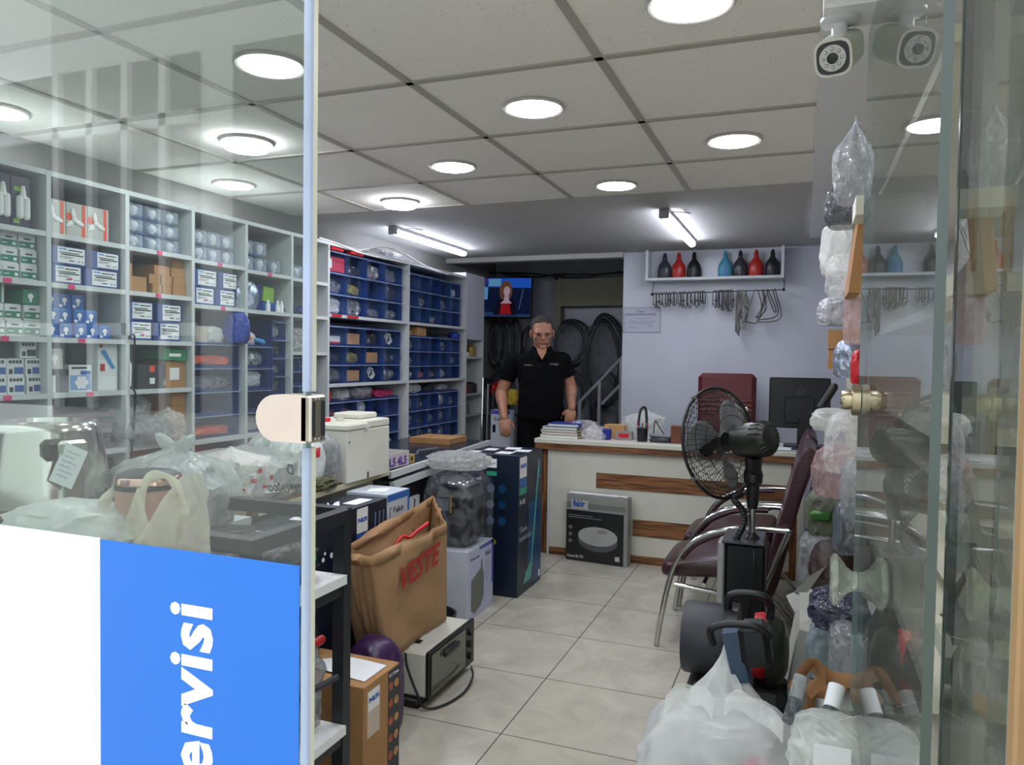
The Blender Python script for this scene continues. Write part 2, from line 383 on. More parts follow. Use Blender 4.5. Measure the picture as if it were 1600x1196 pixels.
# facade: cream pillar on the right, wall far left and above
fac=mat('facade_cream','cfc9bb',.6,var=.05)
struct(MB().box((.1945,.70,-.1),(.50,.86,2.9)).slot(1).box((.50,.70,-.1),(3.5,.86,3.2)),'wall_facade',[fac,fac])
tan=mat('tan_gasket','a08058',.6,var=.06)
struct(MB().box((.181,.775,-.02),(.1945,.80,2.9),bev=.003),'trim_5',tan)
struct(MB().box((-3.4,.86,2.62),(.5,1.0,3.2)).box((-3.4,.86,-.1),(-2.92,1.0,3.2)),'wall_front',fac)
# building across the street (what the panes mirror)
ob=MB(); yb=-7.2
ob.box((-12,yb-.6,-.1),(12,yb-.3,12))
ob2=MB()
P=lambda px,py:(ay(px,py,1.8-yb).x,ay(px,py,1.8-yb).z)
x0,zt=P(-300,140); x1,_=P(290,70); _,zb=P(290,560)
zt=P(290,70)[1]; zl=P(290,175)[1]
darkwin=mat('dark_window','3a4046',.2)
for (a,b) in ((x0,x1),(P(345,70)[0],P(700,70)[0])):
    ob2.box((a,yb-.3,.4),(b,yb-.25,zt))
W=MB(); xs=[P(p,100)[0] for p in (72,125,180,240)]
for a in xs: W.box((a-.07,yb-.25,.4),(a+.07,yb-.15,zt))
W.box((x0,yb-.25,zl-.1),(x1,yb-.15,zl+.1)); W.box((x0,yb-.25,1.6),(x1,yb-.15,1.8))
fw=mat('opposite_render','e4e6e6',.7)
struct(ob,'wall_opposite',fw); struct(ob2,'window_1',darkwin); struct(W,'trim_6',fw)
# ================================================================ LAMPS
ring=mat('lamp_ring','b0aca4',.4); dl=emis('downlight_glow','f4f7ff',LAMP); tl_=emis('tube_glow','e8eeff',TUBE)
spots=[(-.27,1.84,'nearest the doorway, cut by the top of the picture'),(-.27,3.03,'right of the grid, above the desk side'),(-.87,2.43,'in the middle of the ceiling grid'),(-.87,3.63,'in the last ceiling row before the right strip light'),(-1.47,3.06,'just left of the middle of the ceiling'),(-1.47,1.83,'nearest one seen through the left glass panel'),(-2.08,3.67,'in the last ceiling row above the left strip light'),(-2.09,2.46,'second nearest seen through the left glass panel'),(-2.67,3.05,'above the shelving by the left wall, farther one'),(-2.67,1.86,'above the shelving at the left picture edge')]
for i,(x,y,d) in enumerate(spots):
    t=thing('ceiling_light','round recessed downlight '+d,'ceiling light',(x,y,CZ-.012),'round downlights in the tiled ceiling')
    MB().lathe([(.088,CZ-.001),(.104,CZ-.001),(.106,CZ-.006),(.100,CZ-.012),(.088,CZ-.010)],(x,y,0),32,cap=False).build('lamp_rim',ring,t,smooth=40)
    if i in (6,7): MB().lathe([(.001,CZ-.036),(.082,CZ-.034),(.088,CZ-.028),(.088,CZ-.012)],(x,y,0),32,cap=False).build('diffuser',dl,t,smooth=40)
    else: MB().lathe([(.001,CZ-.016),(.05,CZ-.0155),(.084,CZ-.013),(.089,CZ-.008)],(x,y,0),32,cap=False).build('diffuser',dl,t,smooth=40)
for x,y0,y1,d in ((-2.53,4.36,5.50,'on the left above the parts shelving'),(-.755,4.30,5.48,'on the right in front of the bottle shelf')):
    t=thing('strip_light','long slim fluorescent strip light '+d,'strip light',(x,(y0+y1)/2,CZ-.05),'strip lights on the rear ceiling')
    MB().box((x-.026,y0,CZ-.02),(x+.026,y1,CZ+.003),bev=.004).build('housing',white,t)
    MB().box((x-.024,y0+.03,CZ-.048),(x+.024,y1-.01,CZ-.02),bev=.012).build('diffuser',tl_,t,smooth=60)
    MB().box((x-.027,y0-.005,CZ-.05),(x+.027,y0+.03,CZ),bev=.004).build('end_cap',grey,t)
    MB().tube(arc([(x+.01,y0+.02,CZ-.004),(x+.06,y0+.05,CZ-.012),(x+.09,y0+.12,CZ-.002),(x+.12,y0+.2,CZ+.003)]),.003,6).build('cable',white,t,smooth=60)
# ================================================================ GLASS
gl=glass('pane_glass','edf2ef',.016); gedge=mat('glass_edge','9fb6b0',.15,spec=.8,var=.05); gdark=mat('glass_edge_dark','33453f',.12,spec=.8,var=.1)
yg=.90
t=thing('shopfront_glass','large glass shopfront pane with a blue and white vinyl sign, left of the doorway','glass pane',(-1.6,yg,0))
MB().box((-2.95,yg,-.02),(-.664,yg+.01,2.60)).build('pane',gl,t)
MB().box((-.6635,yg-.001,-.02),(-.658,yg+.011,2.60)).build('pane_edge',gedge,t)
seal=film('clear_seal','c3d0ea',fac=.6,rough=.15,bscale=2,bump=.1,trans=.2)
MB().box((-.662,yg-.005,-.02),(-.6505,yg+.002,1.195)).box((-.662,yg-.005,1.275),(-.6505,yg+.002,2.60)).build('edge_seal',seal,t)
MB().box((-.657,yg+.002,-.02),(-.6505,yg+.012,1.195)).box((-.657,yg+.002,1.275),(-.6505,yg+.012,2.60)).build('edge_strip',mat('cream_strip','c9c6b0',.4),t)
# vinyl sign on the pane
vw=mat('vinyl_white','f6f6f6',.35,var=.01); vb=mat('vinyl_blue','2070d0',.3,var=.02,vscale=2)
zs=1.026
MB().box((-2.2,yg-.0012,-.02),(-1.056,yg-.0002,zs)).build('white_vinyl',vw,t)
MB().box((-1.056,yg-.0012,-.02),(-.668,yg-.0002,zs-.002)).build('blue_vinyl',vb,t)
text('Servisi',.118,(-.829,yg-.0016,.618),'front',vw,t,'sign_lettering',bold=.0035,rot=math.pi/2,width=None,spacing=1.06)
# lock box on the edge of the panel
t=thing('door_lock_box','brushed steel glass-door lock keeper with a rounded end on the left panel edge','door lock',(-.68,yg,1.2))
poly=[(-.648,1.203),(-.648,1.270)]+[(-.700-.034*math.sin(a)-0.0,1.2365+.0335*math.cos(a)) for a in [k*math.pi/12 for k in range(13)]]
MB().prism(poly,yg-.016,yg-.0015,lambda u,v,h:(u,h,v)).prism(poly,yg+.0115,yg+.03,lambda u,v,h:(u,h,v)).build('cover_plate',mat('satin_steel','d8c9bc',.38,metal=.35,var=.03,vscale=30),t,smooth=30)
MB().box((-.6585,yg-.016,1.203),(-.640,yg+.022,1.270),bev=.003).build('keeper_housing',steel,t)
MB().box((-.6402,yg-.012,1.212),(-.6388,yg-.006,1.262)).build('strike_slot',blackm,t); MB().box((-.6402,yg+.010,1.212),(-.6388,yg+.017,1.262)).build('strike_slot',blackm,t)
for zz in (1.208,1.265):
    for yy in (yg-.002,yg+.006): MB().cyl((-.6401,yy,zz),(-.6386,yy,zz),.0022,seg=10).build('screw',chrome,t)
# right-hand folded panes
t=thing('glass_door','open frameless glass door folded inward on the right with lock and crystal knob','glass door',(.11,1.3,0))
xa0,ya0,xa1,ya1=.107,1.64,.125,.86
def pane(x0,y0,x1,y1,z1,nm,par,edge,th=.010):
    d=Vector((x1-x0,y1-y0,0)).normalized(); n=Vector((-d.y,d.x,0))*th/2
    q=[Vector((x0,y0,0))+n,Vector((x1,y1,0))+n,Vector((x1,y1,0))-n,Vector((x0,y0,0))-n]
    b=MB(); b.add([p+Vector((0,0,.01)) for p in q]+[p+Vector((0,0,z1)) for p in q],[(0,1,5,4),(2,3,7,6),(0,1,2,3),(4,5,6,7)]); b.build(nm,gl,par)
    e=MB(); e.add([p+Vector((0,0,.01)) for p in q]+[p+Vector((0,0,z1)) for p in q],[(1,2,6,5)]); 
    e2=MB(); e2.add([p+Vector((0,0,.01)) for p in q]+[p+Vector((0,0,z1)) for p in q],[(3,0,4,7)])
    e.build('near_edge',edge,par); e2.build('far_edge',gedge,par)
pane(xa0,ya0,xa1,ya1,1.968,'pane',t,gdark)
def knob(y,z,r,par):
    b=MB(); xk=.1085
    for s_ in (-1,1):
        b.lathe([(r,.006),(r,.020),(r*.62,.021),(r*.62,.034),(r*.5,.040),(.001,.041)],(xk,y,z),24,axis=(s_,0,0))
    b.build('lock_knob',brass,par,smooth=35)
knob(1.60,1.255,.030,t)
cr=mat('crystal','b8bfae',.08,spec=1,alpha=.55,var=.3,vscale=60,bump=.5,bscale=40,coat=1)
b=MB()
for s_ in (-1,1):
    b.lathe([(.018,.005),(.019,.014),(.026,.024),(.040,.034),(.048,.040),(.049,.046),(.040,.052),(.001,.053)],(.1085,1.55,.916),24,axis=(s_,0,0))
b.build('crystal_knob',cr,t,smooth=35)
t=thing('glass_door','second folded glass pane with a thick dark green edge nearest the right frame','glass door',(.2,1.0,0))
pane(.216,1.31,.196,.84,2.6,'pane',t,gdark)
e=MB().box((.2095,1.308,.01),(.2235,1.322,2.075)); e.build('green_edge',gdark,t)
# security camera
t=thing('security_camera','white bullet security camera with LED ring hanging under the lintel','security camera',(.047,1.575,1.975))
MB().lathe([(.034,0),(.034,-.006),(.028,-.010),(.014,-.012),(.014,-.034),(.018,-.036),(.018,-.052)],(.047,1.575,1.976),28).build('mount',shelfw,t,smooth=40)
R=RZ(math.radians(-12))@RX(math.radians(27))
def tr(mb,R,c):
    mb.v=[R@v+Vector(c) for v in mb.v]; return mb
cc=(.047,1.575,1.912)
ry=[ (math.copysign(abs(math.cos(a))**.6,math.cos(a))*.033, math.copysign(abs(math.sin(a))**.6,math.sin(a))*.033) for a in [2*math.pi*k/28+.78 for k in range(28)]]
b=MB().prism(ry,-.060,.08,lambda u,v,h:Vector((u,h,v))); tr(b,R,cc).build('body',cream,t,smooth=40)
b=MB().prism([(u*.86,v*.86) for u,v in ry],-.0615,-.060,lambda u,v,h:Vector((u,h,v))); tr(b,R,cc).build('face_plate',darkg,t)
b=MB().lathe([(.009,.0),(.023,.001),(.023,.003),(.009,.003)],(0,-.0615,0),24,axis=(0,-1,0)); tr(b,R,cc).build('led_ring',mat('led_silver','b4b4ae',.3,metal=.3),t)
for k in range(8): tr(MB().ell((.016*math.cos(k*.785),-.065,.016*math.sin(k*.785)),(.0035,)*3,sub=1),R,cc).build('led',chrome,t,smooth=60)
b=MB().lathe([(.0095,0),(.0095,.005),(.006,.006),(.001,.006)],(0,-.0625,0),20,axis=(0,-1,0)); tr(b,R,cc).build('lens',black,t,smooth=40)
# ================================================================ LEFT WALL SHELVING AND ITS GOODS
XF=-2.5; XB=-2.90
CY=[1.225,1.57,1.925,2.259,2.604,2.944,3.291,3.618,4.545,5.486]
ZA=[1.965,1.75,1.573,1.377,1.177,.95,.72]
ROWS={0:ZA,1:ZA,2:ZA,3:ZA,4:[1.965,1.743,1.545,.939,.72],5:[1.965,1.735,1.543,.939,.72],6:[1.965,1.732,1.543,1.344,.939,.72],7:[1.965,1.562,1.163,.72],8:[1.965,1.562,1.163,.72]}
TH=.018
def unit(c0,c1,label):
    t=thing('shelving_unit',label,'shelving unit',(XF-.2,(CY[c0]+CY[c1+1])/2,0),'white shelving along the left wall')
    for i in range(c0,c1+2):
        y=CY[i]; lo=y-TH/2 if (i>c0 or c0==0) else y; hi=y+TH/2 if i<c1+1 or i==9 else y
        MB().box((XB,lo,0),(XF,hi,1.965)).build('upright',shelfw,t)
    for c in range(c0,c1+1):
        for k,z in enumerate(ROWS[c]+[.36]):
            MB().box((XB,CY[c]+TH/2,z-TH),(XF-.001,CY[c+1]-TH/2,z)).build('shelf',shelfw,t)
    MB().box((XB-.006,CY[c0],0),(XB,CY[c1+1],1.965)).build('back_panel',shelfw,t)
    return t
unit(0,3,'white open shelving with bulb boxes, nearest the left picture edge')
unit(4,6,'white open shelving with blue drawer towers, behind the free edge of the glass panel')
unit(7,8,'white shelving full of blue parts bins at the far end of the left wall')
def yp(px,x=XF): return ax(px,560,x).y
# price tags
n=0
for c,k,px,py in ((1,2,12,432),(1,3,8,526),(1,4,12,618),(2,3,128,530),(2,4,141,613),(2,2,112,430),(3,1,250,396),(3,2,248,458),(4,1,344,410),(4,2,349,480),(5,1,422,423)):
    p=ax(px,py,XF+.001); z=ROWS[c][k]
    tag(MB().box((XF,p.y-.014,z-TH),(XF+.001,p.y+.014,z-.001)).build('price_tag',pink),'small pink price tag on the shelf edge, %s'%(['bottom left cell edge','lower left edge','left edge under white boxes','under the blue bulb boxes','under the white appliance boxes','under the stacked label boxes','under the clear bulb packs','under the brown cartons','under the second group of clear packs','under the group of four label boxes','under the packs by the glass edge'][n]),'price tag','pink price tags'); n+=1
def sbox(name,y0,y1,z0,h,dep,mats,setb=.03,extra=None,rot=0):
    """small carton standing on a shelf, front face towards +x"""
    b=MB(); x1=XF-setb; b.box((x1-dep,y0,z0),(x1,y1,z0+h))
    if extra: extra(b,x1+.0006,y0,y1,z0,h)
    return b.build(name,mats)
def rect(b,x,y0,y1,z0,z1,k,th=.0006): b.slot(k).box((x-th,y0,z0),(x,y1,z1)); b.slot(0)
def bulbprint(b,x,yc,zc,s,k):
    poly=[(s*.30*math.sin(a)*(1 if math.cos(a)>-.5 else .75),s*.30*math.cos(a)+s*.12) for a in [i*2*math.pi/14 for i in range(14)]]
    b.slot(k).prism([(yc+u,zc+v) for u,v in poly],x-.0006,x+.0004,lambda u,v,h:(h,u,v)); b.box((x-.0006,yc-s*.11,zc-s*.42),(x+.0004,yc+s*.11,zc-s*.15)); b.slot(0)
def gb(b,x,y0,y1,z,h):   # green and white bulb carton
    w_=y1-y0; rect(b,x,y0+.001,y1-.001,z+h*.12,z+h*.55,1); rect(b,x+.0003,y0+w_*.3,y1-w_*.28,z+h*.68,z+h*.78,2); rect(b,x+.0003,y0+w_*.72,y1-w_*.08,z+h*.22,z+h*.42,3); rect(b,x+.0003,y0+w_*.1,y0+w_*.4,z+h*.3,z+h*.36,3)
def wb(b,x,y0,y1,z,h):   # white carton with blue panel
    w_=y1-y0; rect(b,x,y0+w_*.42,y1-.002,z+h*.12,z+h*.5,1); rect(b,x,y0+w_*.12,y0+w_*.34,z+h*.12,z+h*.4,2)
    for i in range(4): rect(b,x+.0002,y0+w_*(.12+.2*i),y0+w_*(.27+.2*i),z+h*.72,z+h*.9,3)
def bb(b,x,y0,y1,z,h):   # blue carton with a white bulb
    bulbprint(b,x,(y0+y1)/2,z+h*.48,h*.62,1); rect(b,x,y0+.003,y0+(y1-y0)*.32,z+h*.08,z+h*.26,1); rect(b,x,y0+.008,y1-.012,z+h*.84,z+h*.93,2)
bluec=mat('blue_carton','2a5fae',.4); whc=mat('white_carton','d8dadb',.5,var=.03)
CELL='left wall shelving'
def nm(i,n,what): return ORD[i]+' from the left'
def rn(r,n): return {1:['only'],2:['bottom','top'],3:['bottom','middle','top']}[n][r]
# green and white bulb boxes
def boxgrid(name,base,cat,group,y0,w_,z0,h,cols,rows,mats,fn,dep=.2,gap=.002,setb=.03):
    for r in range(rows):
        nc=cols[r] if isinstance(cols,(list,tuple)) else cols
        for c in range(nc):
            ya=y0+c*w_+random.uniform(0,.004); o=sbox(name,ya,ya+w_-gap-.003,z0+r*h+.0004,h-.0008,dep,mats,setb+random.uniform(0,.012)+.004*r,fn)
            tag(o,base+', %s row, %s from left'%(rn(r,rows),ORD[c]),cat,group)
boxgrid('bulb_box','green and white bulb box on the upper left shelf','box','green and white bulb boxes on the upper shelf',1.59,.064,ZA[2],.053,5,3,[whc,teal,ink,pwhite],gb,dep=.12)
boxgrid('bulb_box','green and white bulb box on the shelf below','box','green and white bulb boxes on the lower shelf',1.60,.064,ZA[3],.056,5,[5,5][0:2].__len__(),[whc,mat('green_print','2c7a58',.5),ink,pwhite],gb,dep=.12)
gbox=tag(sbox('bulb_box',1.70,1.775,ZA[3]+.114,.06,.1,[mat('green_print'),pwhite],.03,lambda b,x,y0,y1,z,h:bulbprint(b,x,(y0+y1)/2,z+h*.45,h*.7,1)),'green carton with a white bulb picture standing on the green and white boxes','box')
tag(sbox('bulb_box',1.85,1.905,ZA[3]+.114,.05,.1,[mat('green_print'),pwhite],.03,lambda b,x,y0,y1,z,h:bulbprint(b,x,(y0+y1)/2,z+h*.45,h*.7,1)),'small dark green carton at the right end on the green and white boxes','box')
for q in range(2): tag(MB().box((XF-.12,1.645+.125*q,ZA[3]+.114),(XF-.04,1.665+.125*q,ZA[3]+.18)).build('carton',whc),'narrow white carton standing on edge, '+['left','right']+' of the green bulb carton' if False else 'narrow white carton standing on edge, '+(['left','right'][q])+' of the green bulb carton','box')
boxgrid('spotlight_box','white and blue lamp carton under the green boxes','box','white and blue lamp cartons',1.60,.066,ZA[4],.062,5,2,[whc,mat('blue_print','3a569c',.5),ink,ink],wb,dep=.1)
for q,(y_,lab) in enumerate(((1.645,'white lamp carton standing on the left of the third layer'),(1.845,'white carton with a dark bird-like print at the right of the third layer'))):
    tag(sbox('spotlight_box',y_,y_+.06,ZA[4]+.125,.06,.08,[whc,ink if q else mat('blue_print'),ink,ink],.04,wb),lab,'box')
tag(MB().box((XF-.12,1.75,ZA[4]+.125),(XF-.05,1.83,ZA[4]+.175),rot=RX(.12)).build('box',darkg),'dark box lying between the white lamp cartons of the third layer','box')
# bulb cards, purple
pcard=mat('purple_card','241f3c',.4); lime=mat('lime_print','7fae3a',.5)
for q,(pa,pb) in enumerate(((-42,-6),(-2,27),(29,58))):
    y0,y1=yp(pa),yp(pb); t=thing('bulb_card','purple hanging card with long white bulb, '+['at the left edge of the picture','second from the left on the top shelf','third from the left on the top shelf'][q],'bulb pack',(XF-.04,y0,ZA[1]),'purple bulb cards')
    MB().box((XF-.06,y0,ZA[1]),(XF-.03,y1,ZA[1]+.175)).slot(1).box((XF-.0304,y0+.01,ZA[1]+.125),(XF-.0292,y0+.04,ZA[1]+.14)).box((XF-.0304,y0+.008,ZA[1]+.015),(XF-.0292,y0+.028,ZA[1]+.032)).build('card',[pcard,lime],t)
    ym=(y0+y1)/2+.005; MB().cap((XF-.026,ym-.012,ZA[1]+.04),(XF-.026,ym-.012,ZA[1]+.10),.012).cap((XF-.026,ym+.012,ZA[1]+.04),(XF-.026,ym+.012,ZA[1]+.10),.012).cyl((XF-.026,ym,ZA[1]+.10),(XF-.026,ym,ZA[1]+.145),.012,.006).build('bulb',pwhite,t,smooth=60)
# fan-shaped lamp packs
def fanpack(y0,y1,q,lab):
    t=thing('lamp_pack',lab,'lamp pack',(XF-.05,y0,ZA[1]),'orange and grey fan lamp packs'); z0=ZA[1]; x=XF-.03
    MB().box((x-.08,y0,z0),(x,y1,z0+.125)).slot(1).box((x,y1-.022,z0+.002),(x+.0006,y1-.008,z0+.123)).box((x,y0,z0+.06),(x+.0005,y0+.03,z0+.085)).build('carton',[mat('grey_print','b9bab4',.5),mat('orange_print','e0502c',.5)],t)
    b=MB(); yc=(y0+y1)/2-.012
    for a in (100,220,340): b.ell((x+.002,yc+.022*math.cos(math.radians(a)),z0+.062+.022*math.sin(math.radians(a))),(.003,.022,.010),rot=RX(math.radians(a)),sub=2)
    b.ell((x+.003,yc,z0+.062),(.006,.012,.012),sub=2).build('lamp_blades',pwhite,t,smooth=60)
for q,(a,b_) in enumerate(((81,113),(114,146),(147,179))): fanpack(yp(a),yp(b_),q,'orange and grey carton with a three-bladed lamp, '+['left','middle','right'][q]+' of three on the top shelf')
# dark blue label boxes (2 x 2 groups)
def labelbox(y0,y1,z,h,lab,q,fr=(.22,.94),pinkm=False):
    x=XF-.02; t=thing('label_box',lab,'box',(x-.1,y0,z),'blue cartons with white labels')
    MB().box((x-.24,y0,z),(x,y1,z+h-.002),bev=.002).build('carton',bluebox,t)
    w_=y1-y0; a,b_=y0+w_*fr[0],y0+w_*fr[1]; b=MB().box((x,a,z+h*.10),(x+.0008,b_,z+h*.92)); lw_=b_-a
    b.slot(1)
    for i,(u0,u1,v,hh) in enumerate(((.38,.92,.80,.07),(.06,.8,.62,.06),(.12,.95,.50,.08),(.06,.6,.38,.03),(.06,.5,.30,.03),(.4,.62,.14,.06),(.75,.8,.12,.08),(.88,.93,.12,.08))):
        b.box((x+.0008,a+lw_*u0,z+h*(.1+.82*v)),(x+.0012,a+lw_*u1,z+h*(.1+.82*(v+hh))))
    b.slot(2).box((x+.0008,a+lw_*.05,z+h*.78),(x+.0012,a+lw_*.32,z+h*.85))
    if pinkm: b.slot(3).box((x+.0012,a+lw_*.5,z+h*.24),(x+.0016,a+lw_*.66,z+h*.34))
    b.build('label',[paper,ink,lblue,pink],t)
POS=['bottom left','bottom right','top left','top right']
for grp,(c,k,pxs,where) in enumerate(((2,2,((80,136),(137,192),(82,143),(147,194)),'in the second column of shelves'),(3,3,((202,244),(246,288),(202,246),(250,290)),'in the third column of shelves'),(4,2,((303,341),(342,373),(305,345),(347,376)),'in the fourth column of shelves'))):
    z=ROWS[c][k]; h=(ROWS[c][k-1]-TH-z-.02)/2
    for q,(a,b_) in enumerate(pxs):
        labelbox(yp(a)+.004,yp(b_)-.002,z+(h if q>1 else 0)+.0005,h,'dark blue carton with white label, %s of four %s'%(POS[q],where),q,pinkm=(q==0))
# blue bulb boxes
boxgrid('bulb_box','blue bulb carton in the second column of shelves','box','blue bulb cartons',yp(84),.0545,ZA[3],.0545,[5,4,3],3,[bluec,pwhite,lblue],bb,dep=.12)
# clear packs with white bulbs
packc=film('pack_plastic','c8d4e4',fac=.35,rough=.08,bscale=12,bump=.5); packb=mat('pack_card','1c2c4c',.4,var=.3,vscale=40)
def pack(y,z,w_,h,lab,group,dark=packb):
    t=thing('bulb_pack',lab,'bulb pack',(XF-.05,y,z),group); x=XF-.03
    MB().box((x-.09,y,z),(x-.045,y+w_,z+h-.002)).slot(1).box((x-.045,y+.006,z+.004),(x-.043,y+w_-.01,z+h*.3)).build('card',[dark,bluec],t)
    b=MB(); yc=y+w_*.6
    b.ell((x-.022,yc,z+h*.55),(.016,w_*.22,h*.30),sub=2).cyl((x-.022,yc,z+h*.40),(x-.022,yc,z+h*.14),w_*.15,w_*.08,10).build('bulb',pwhite,t,smooth=60)
    MB().box((x-.044,y+.002,z+.002),(x-.002,y+w_-.002,z+h-.004),bev=.006).build('blister',packc,t)
for q in range(9): pack(yp(206)+(q%3)*.094,ZA[1]+(q//3)*.062,.092,.060,'clear pack with a white bulb, %s row, %s from left, third shelf column'%(rn(q//3,3),ORD[q%3]),'clear bulb packs third column')
dk=mat('pack_card_dark','23262c',.4,var=.2)
for q in range(6): pack(yp(312)+(q%3)*.086,ROWS[4][1]+(q//3)*.072,.082,.070,'clear pack with a white bulb, %s row, %s from left, fourth shelf column'%(rn(q//3,2),ORD[q%3]),'clear bulb packs fourth column',dk)
for q,(a,zz) in enumerate(((389,0),(408,0),(430,0),(389,.078),(408,.078))): pack(yp(a),ROWS[5][1]+zz,.07 if a<400 else .082,.074,'clear blister pack with a round bulb, %s in the fifth column'%(['bottom left','bottom middle','bottom right','top left','top right'][q]),'clear bulb packs fifth column',dk)
pack(yp(462),ROWS[6][1],.1,.075,'clear blister pack alone in the narrow sixth column','clear bulb packs sixth column')
# brown cartons
i=0
for a,b_,r,h in ((206,238,0,.062),(218,231,0,.0),(247,262,0,.04),(263,277,0,.04),(278,299,0,.04),(243,260,1,.04),(262,279,1,.04),(280,299,1,.04),(252,276,2,.04),(278,299,2,.04),(206,218,2,.05),(281,299,3,.035)):
    if h==0: continue
    z=ZA[2]+r*.0405+(.022 if a==206 and r==2 else 0) if a!=206 or r else ZA[2]
    if a==206 and r==2: z=ZA[2]+.063
    o=MB().box((XF-.16,yp(a)+.001,z+.0003),(XF-.03-.004*r,yp(b_)-.001,z+h)).build('carton',card); i+=1
    tag(o,'small brown carton in the third column, %s'%(['large one at the left','left of the bottom row','middle of the bottom row','right of the bottom row','left of the second row','middle of the second row','right of the second row','wide one in the third row','right of the third row','small one on top of the large one','topmost at the right'][i-1]),'box','small brown cartons')
# second column, appliance boxes
z=ZA[4]
def box2(name,label,cat,pa,pb,z,h,dep,mats,fn=None,setb=.03): return tag(sbox(name,yp(pa),yp(pb),z+.0004,h,dep,mats,setb,fn),label,cat)
box2('carton','low white carton at the left below a grey box','box',81,96,z,.062,.1,[whc,inkgrey],lambda b,x,y0,y1,z,h:[rect(b,x,y0+.01,y1-.01,z+h*f,z+h*f+.003,1) for f in (.25,.5,.75)])
box2('carton','grey printed carton with a round lamp picture stacked at the left','box',82,107,z+.085,.075,.1,[mat('grey_print'),pwhite],lambda b,x,y0,y1,z,h:bulbprint(b,x,(y0+y1)/2,z+h*.45,h*.6,1))
box2('carton','dark box under the grey printed carton','box',82,116,z+.063,.021,.12,[darkg])
def camb(b,x,y0,y1,z,h):
    w_=y1-y0; rect(b,x,y0+.004,y1-.004,z+.006,z+h*.62,1); rect(b,x,y0+.01,y1-.02,z+h*.85,z+h*.93,2); rect(b,x+.0002,y0+w_*.5,y1-.005,z+h*.64,z+h*.78,4)
    b.slot(3).prism([((y0+y1)/2+.004+.026*math.cos(a)*(1+.15*math.cos(6*a)),z+h*.34+.024*math.sin(a)*(1+.15*math.cos(6*a))) for a in [k*math.pi/12 for k in range(24)]],x,x+.001,lambda u,v,h_:(h_,u,v)); b.slot(0)
box2('lamp_carton','white and blue carton with a picture of a round motion lamp','box',117,152,z,.10,.1,[whc,mat('pale_blue_print','7fa2cc',.5),ink,pwhite,bluec],camb)
def aeg(b,x,y0,y1,z,h):
    rect(b,x,y0+.006,y1-.006,z+h*.03,z+h*.30,1); 
    for s_ in (-1,1): b.slot(2).prism([(y0+.018+s_*.006,z+h*.80),(y0+.026+s_*.006,z+h*.84),(y1-.014+s_*.004,z+h*.46),(y1-.022+s_*.004,z+h*.44)],x,x+.0008,lambda u,v,h_:(h_,u,v))
    b.slot(3).box((x,y0+.010,z+h*.40),(x+.0008,y0+.03,z+h*.55)); b.box((x,y0+.008,z+h*.88),(x+.0008,y0+.02,z+h*.94)); b.slot(0)
box2('tool_carton','tall white carton with a blue hedge trimmer picture and red print','box',162,192,z,.19,.06,[whc,paper,lblue,inkred],aeg)
for q,(a,b_) in enumerate(((126,139),(98,112))): tag(MB().cyl((XF-.18,yp((a+b_)/2,XF),z),(XF-.18,yp((a+b_)/2,XF),z+.09+.05*(1-q)),.022,.016,14).build('canister',[mat('beige_plastic','a89a84',.5),black][q]),['beige canister behind the motion lamp carton','black canister at the back of the appliance shelf'][q],'canister')
# second column bottom: stacks of grey paper sheets
for q in range(7): tag(MB().box((XF-.3,CY[2]+.03,.951+q*.021),(XF-.03-.008*(q%3),CY[3]-.04-.01*(q%2),.951+q*.021+.019),rot=RZ(.02*(q%3-1))).build('folder',mat('grey_folder','6f7176',.6) if q%2 else mat('dull_pink_folder','6d6068',.6)),'flat grey %s folder in the pile behind the steel pot, %s from the bottom'%('card' if q%2 else 'mauve',ORD[q]),'folder','pile of flat folders')
# third column
z=ZA[4]
box2('carton','brown carton with a tall white label in the third column','box',268,298,z,.115,.12,[card,paper],lambda b,x,y0,y1,z,h:rect(b,x,y0+.02,y1-.035,z+h*.3,z+h*.75,1))
tag(MB().box((XF-.16,yp(262),z+.118),(XF-.02,yp(298),z+.165),rot=RX(-.06)).slot(1).box((XF-.0195,yp(270),z+.135),(XF-.019,yp(288),z+.148)).build('carton',[green,pwhite]),'green carton lying on the brown labelled one','box')
box2('appliance_box','dark grey appliance box with an orange sticker','box',224,265,z,.10,.14,[darkg,mat('orange_print'),paper],lambda b,x,y0,y1,z,h:(rect(b,x,y0+.06,y1-.05,z+h*.7,z+h*.95,1),rect(b,x,y0+.06,y1-.05,z+h*.2,z+h*.45,2)))
tag(MB().cap((XF-.06,yp(214),z+.025),(XF-.06,yp(214),z+.10),.022).build('spray_bottle',pwhite,smooth=60),'white rounded bottle beside the cable in the third column','bottle')
tag(MB().ell((XF-.05,yp(266),z+.022),(.022,.022,.022)).cyl((XF-.05,yp(258),z+.02),(XF-.05,yp(248),z+.02),.01,.013).build('glass_bulb',fclear,smooth=60),'small clear glass bulb lying at the shelf front','bulb')
for q,(a,b_,zz) in enumerate(((272,298,0),(272,298,.0735),(276,298,.147))): box2('carton','brown carton stacked behind the white film bags, '+['bottom','middle','top'][q]+' one','box',a,b_,.95+zz,.072,.14,[card])
tag(bagmesh(MB(),(XF-.05,yp(236),.951),(.16,.24,.13),21,pinch=.25).build('film_bag',fgrey,smooth=50),'grey crumpled plastic bag hanging off the third column shelf','bag')
tag(bagmesh(MB(),(XF-.12,yp(226),1.06),(.14,.2,.09),22).build('film_bag',fclear,smooth=50),'clear crumpled bag on top of the grey bag in the third column','bag')
tag(bagmesh(MB(),(XF+.0,yp(262),.951),(.10,.13,.15),23,pinch=.3).build('film_bag',fclear,smooth=50),'shiny clear pouch beside the brown carton stack','bag')
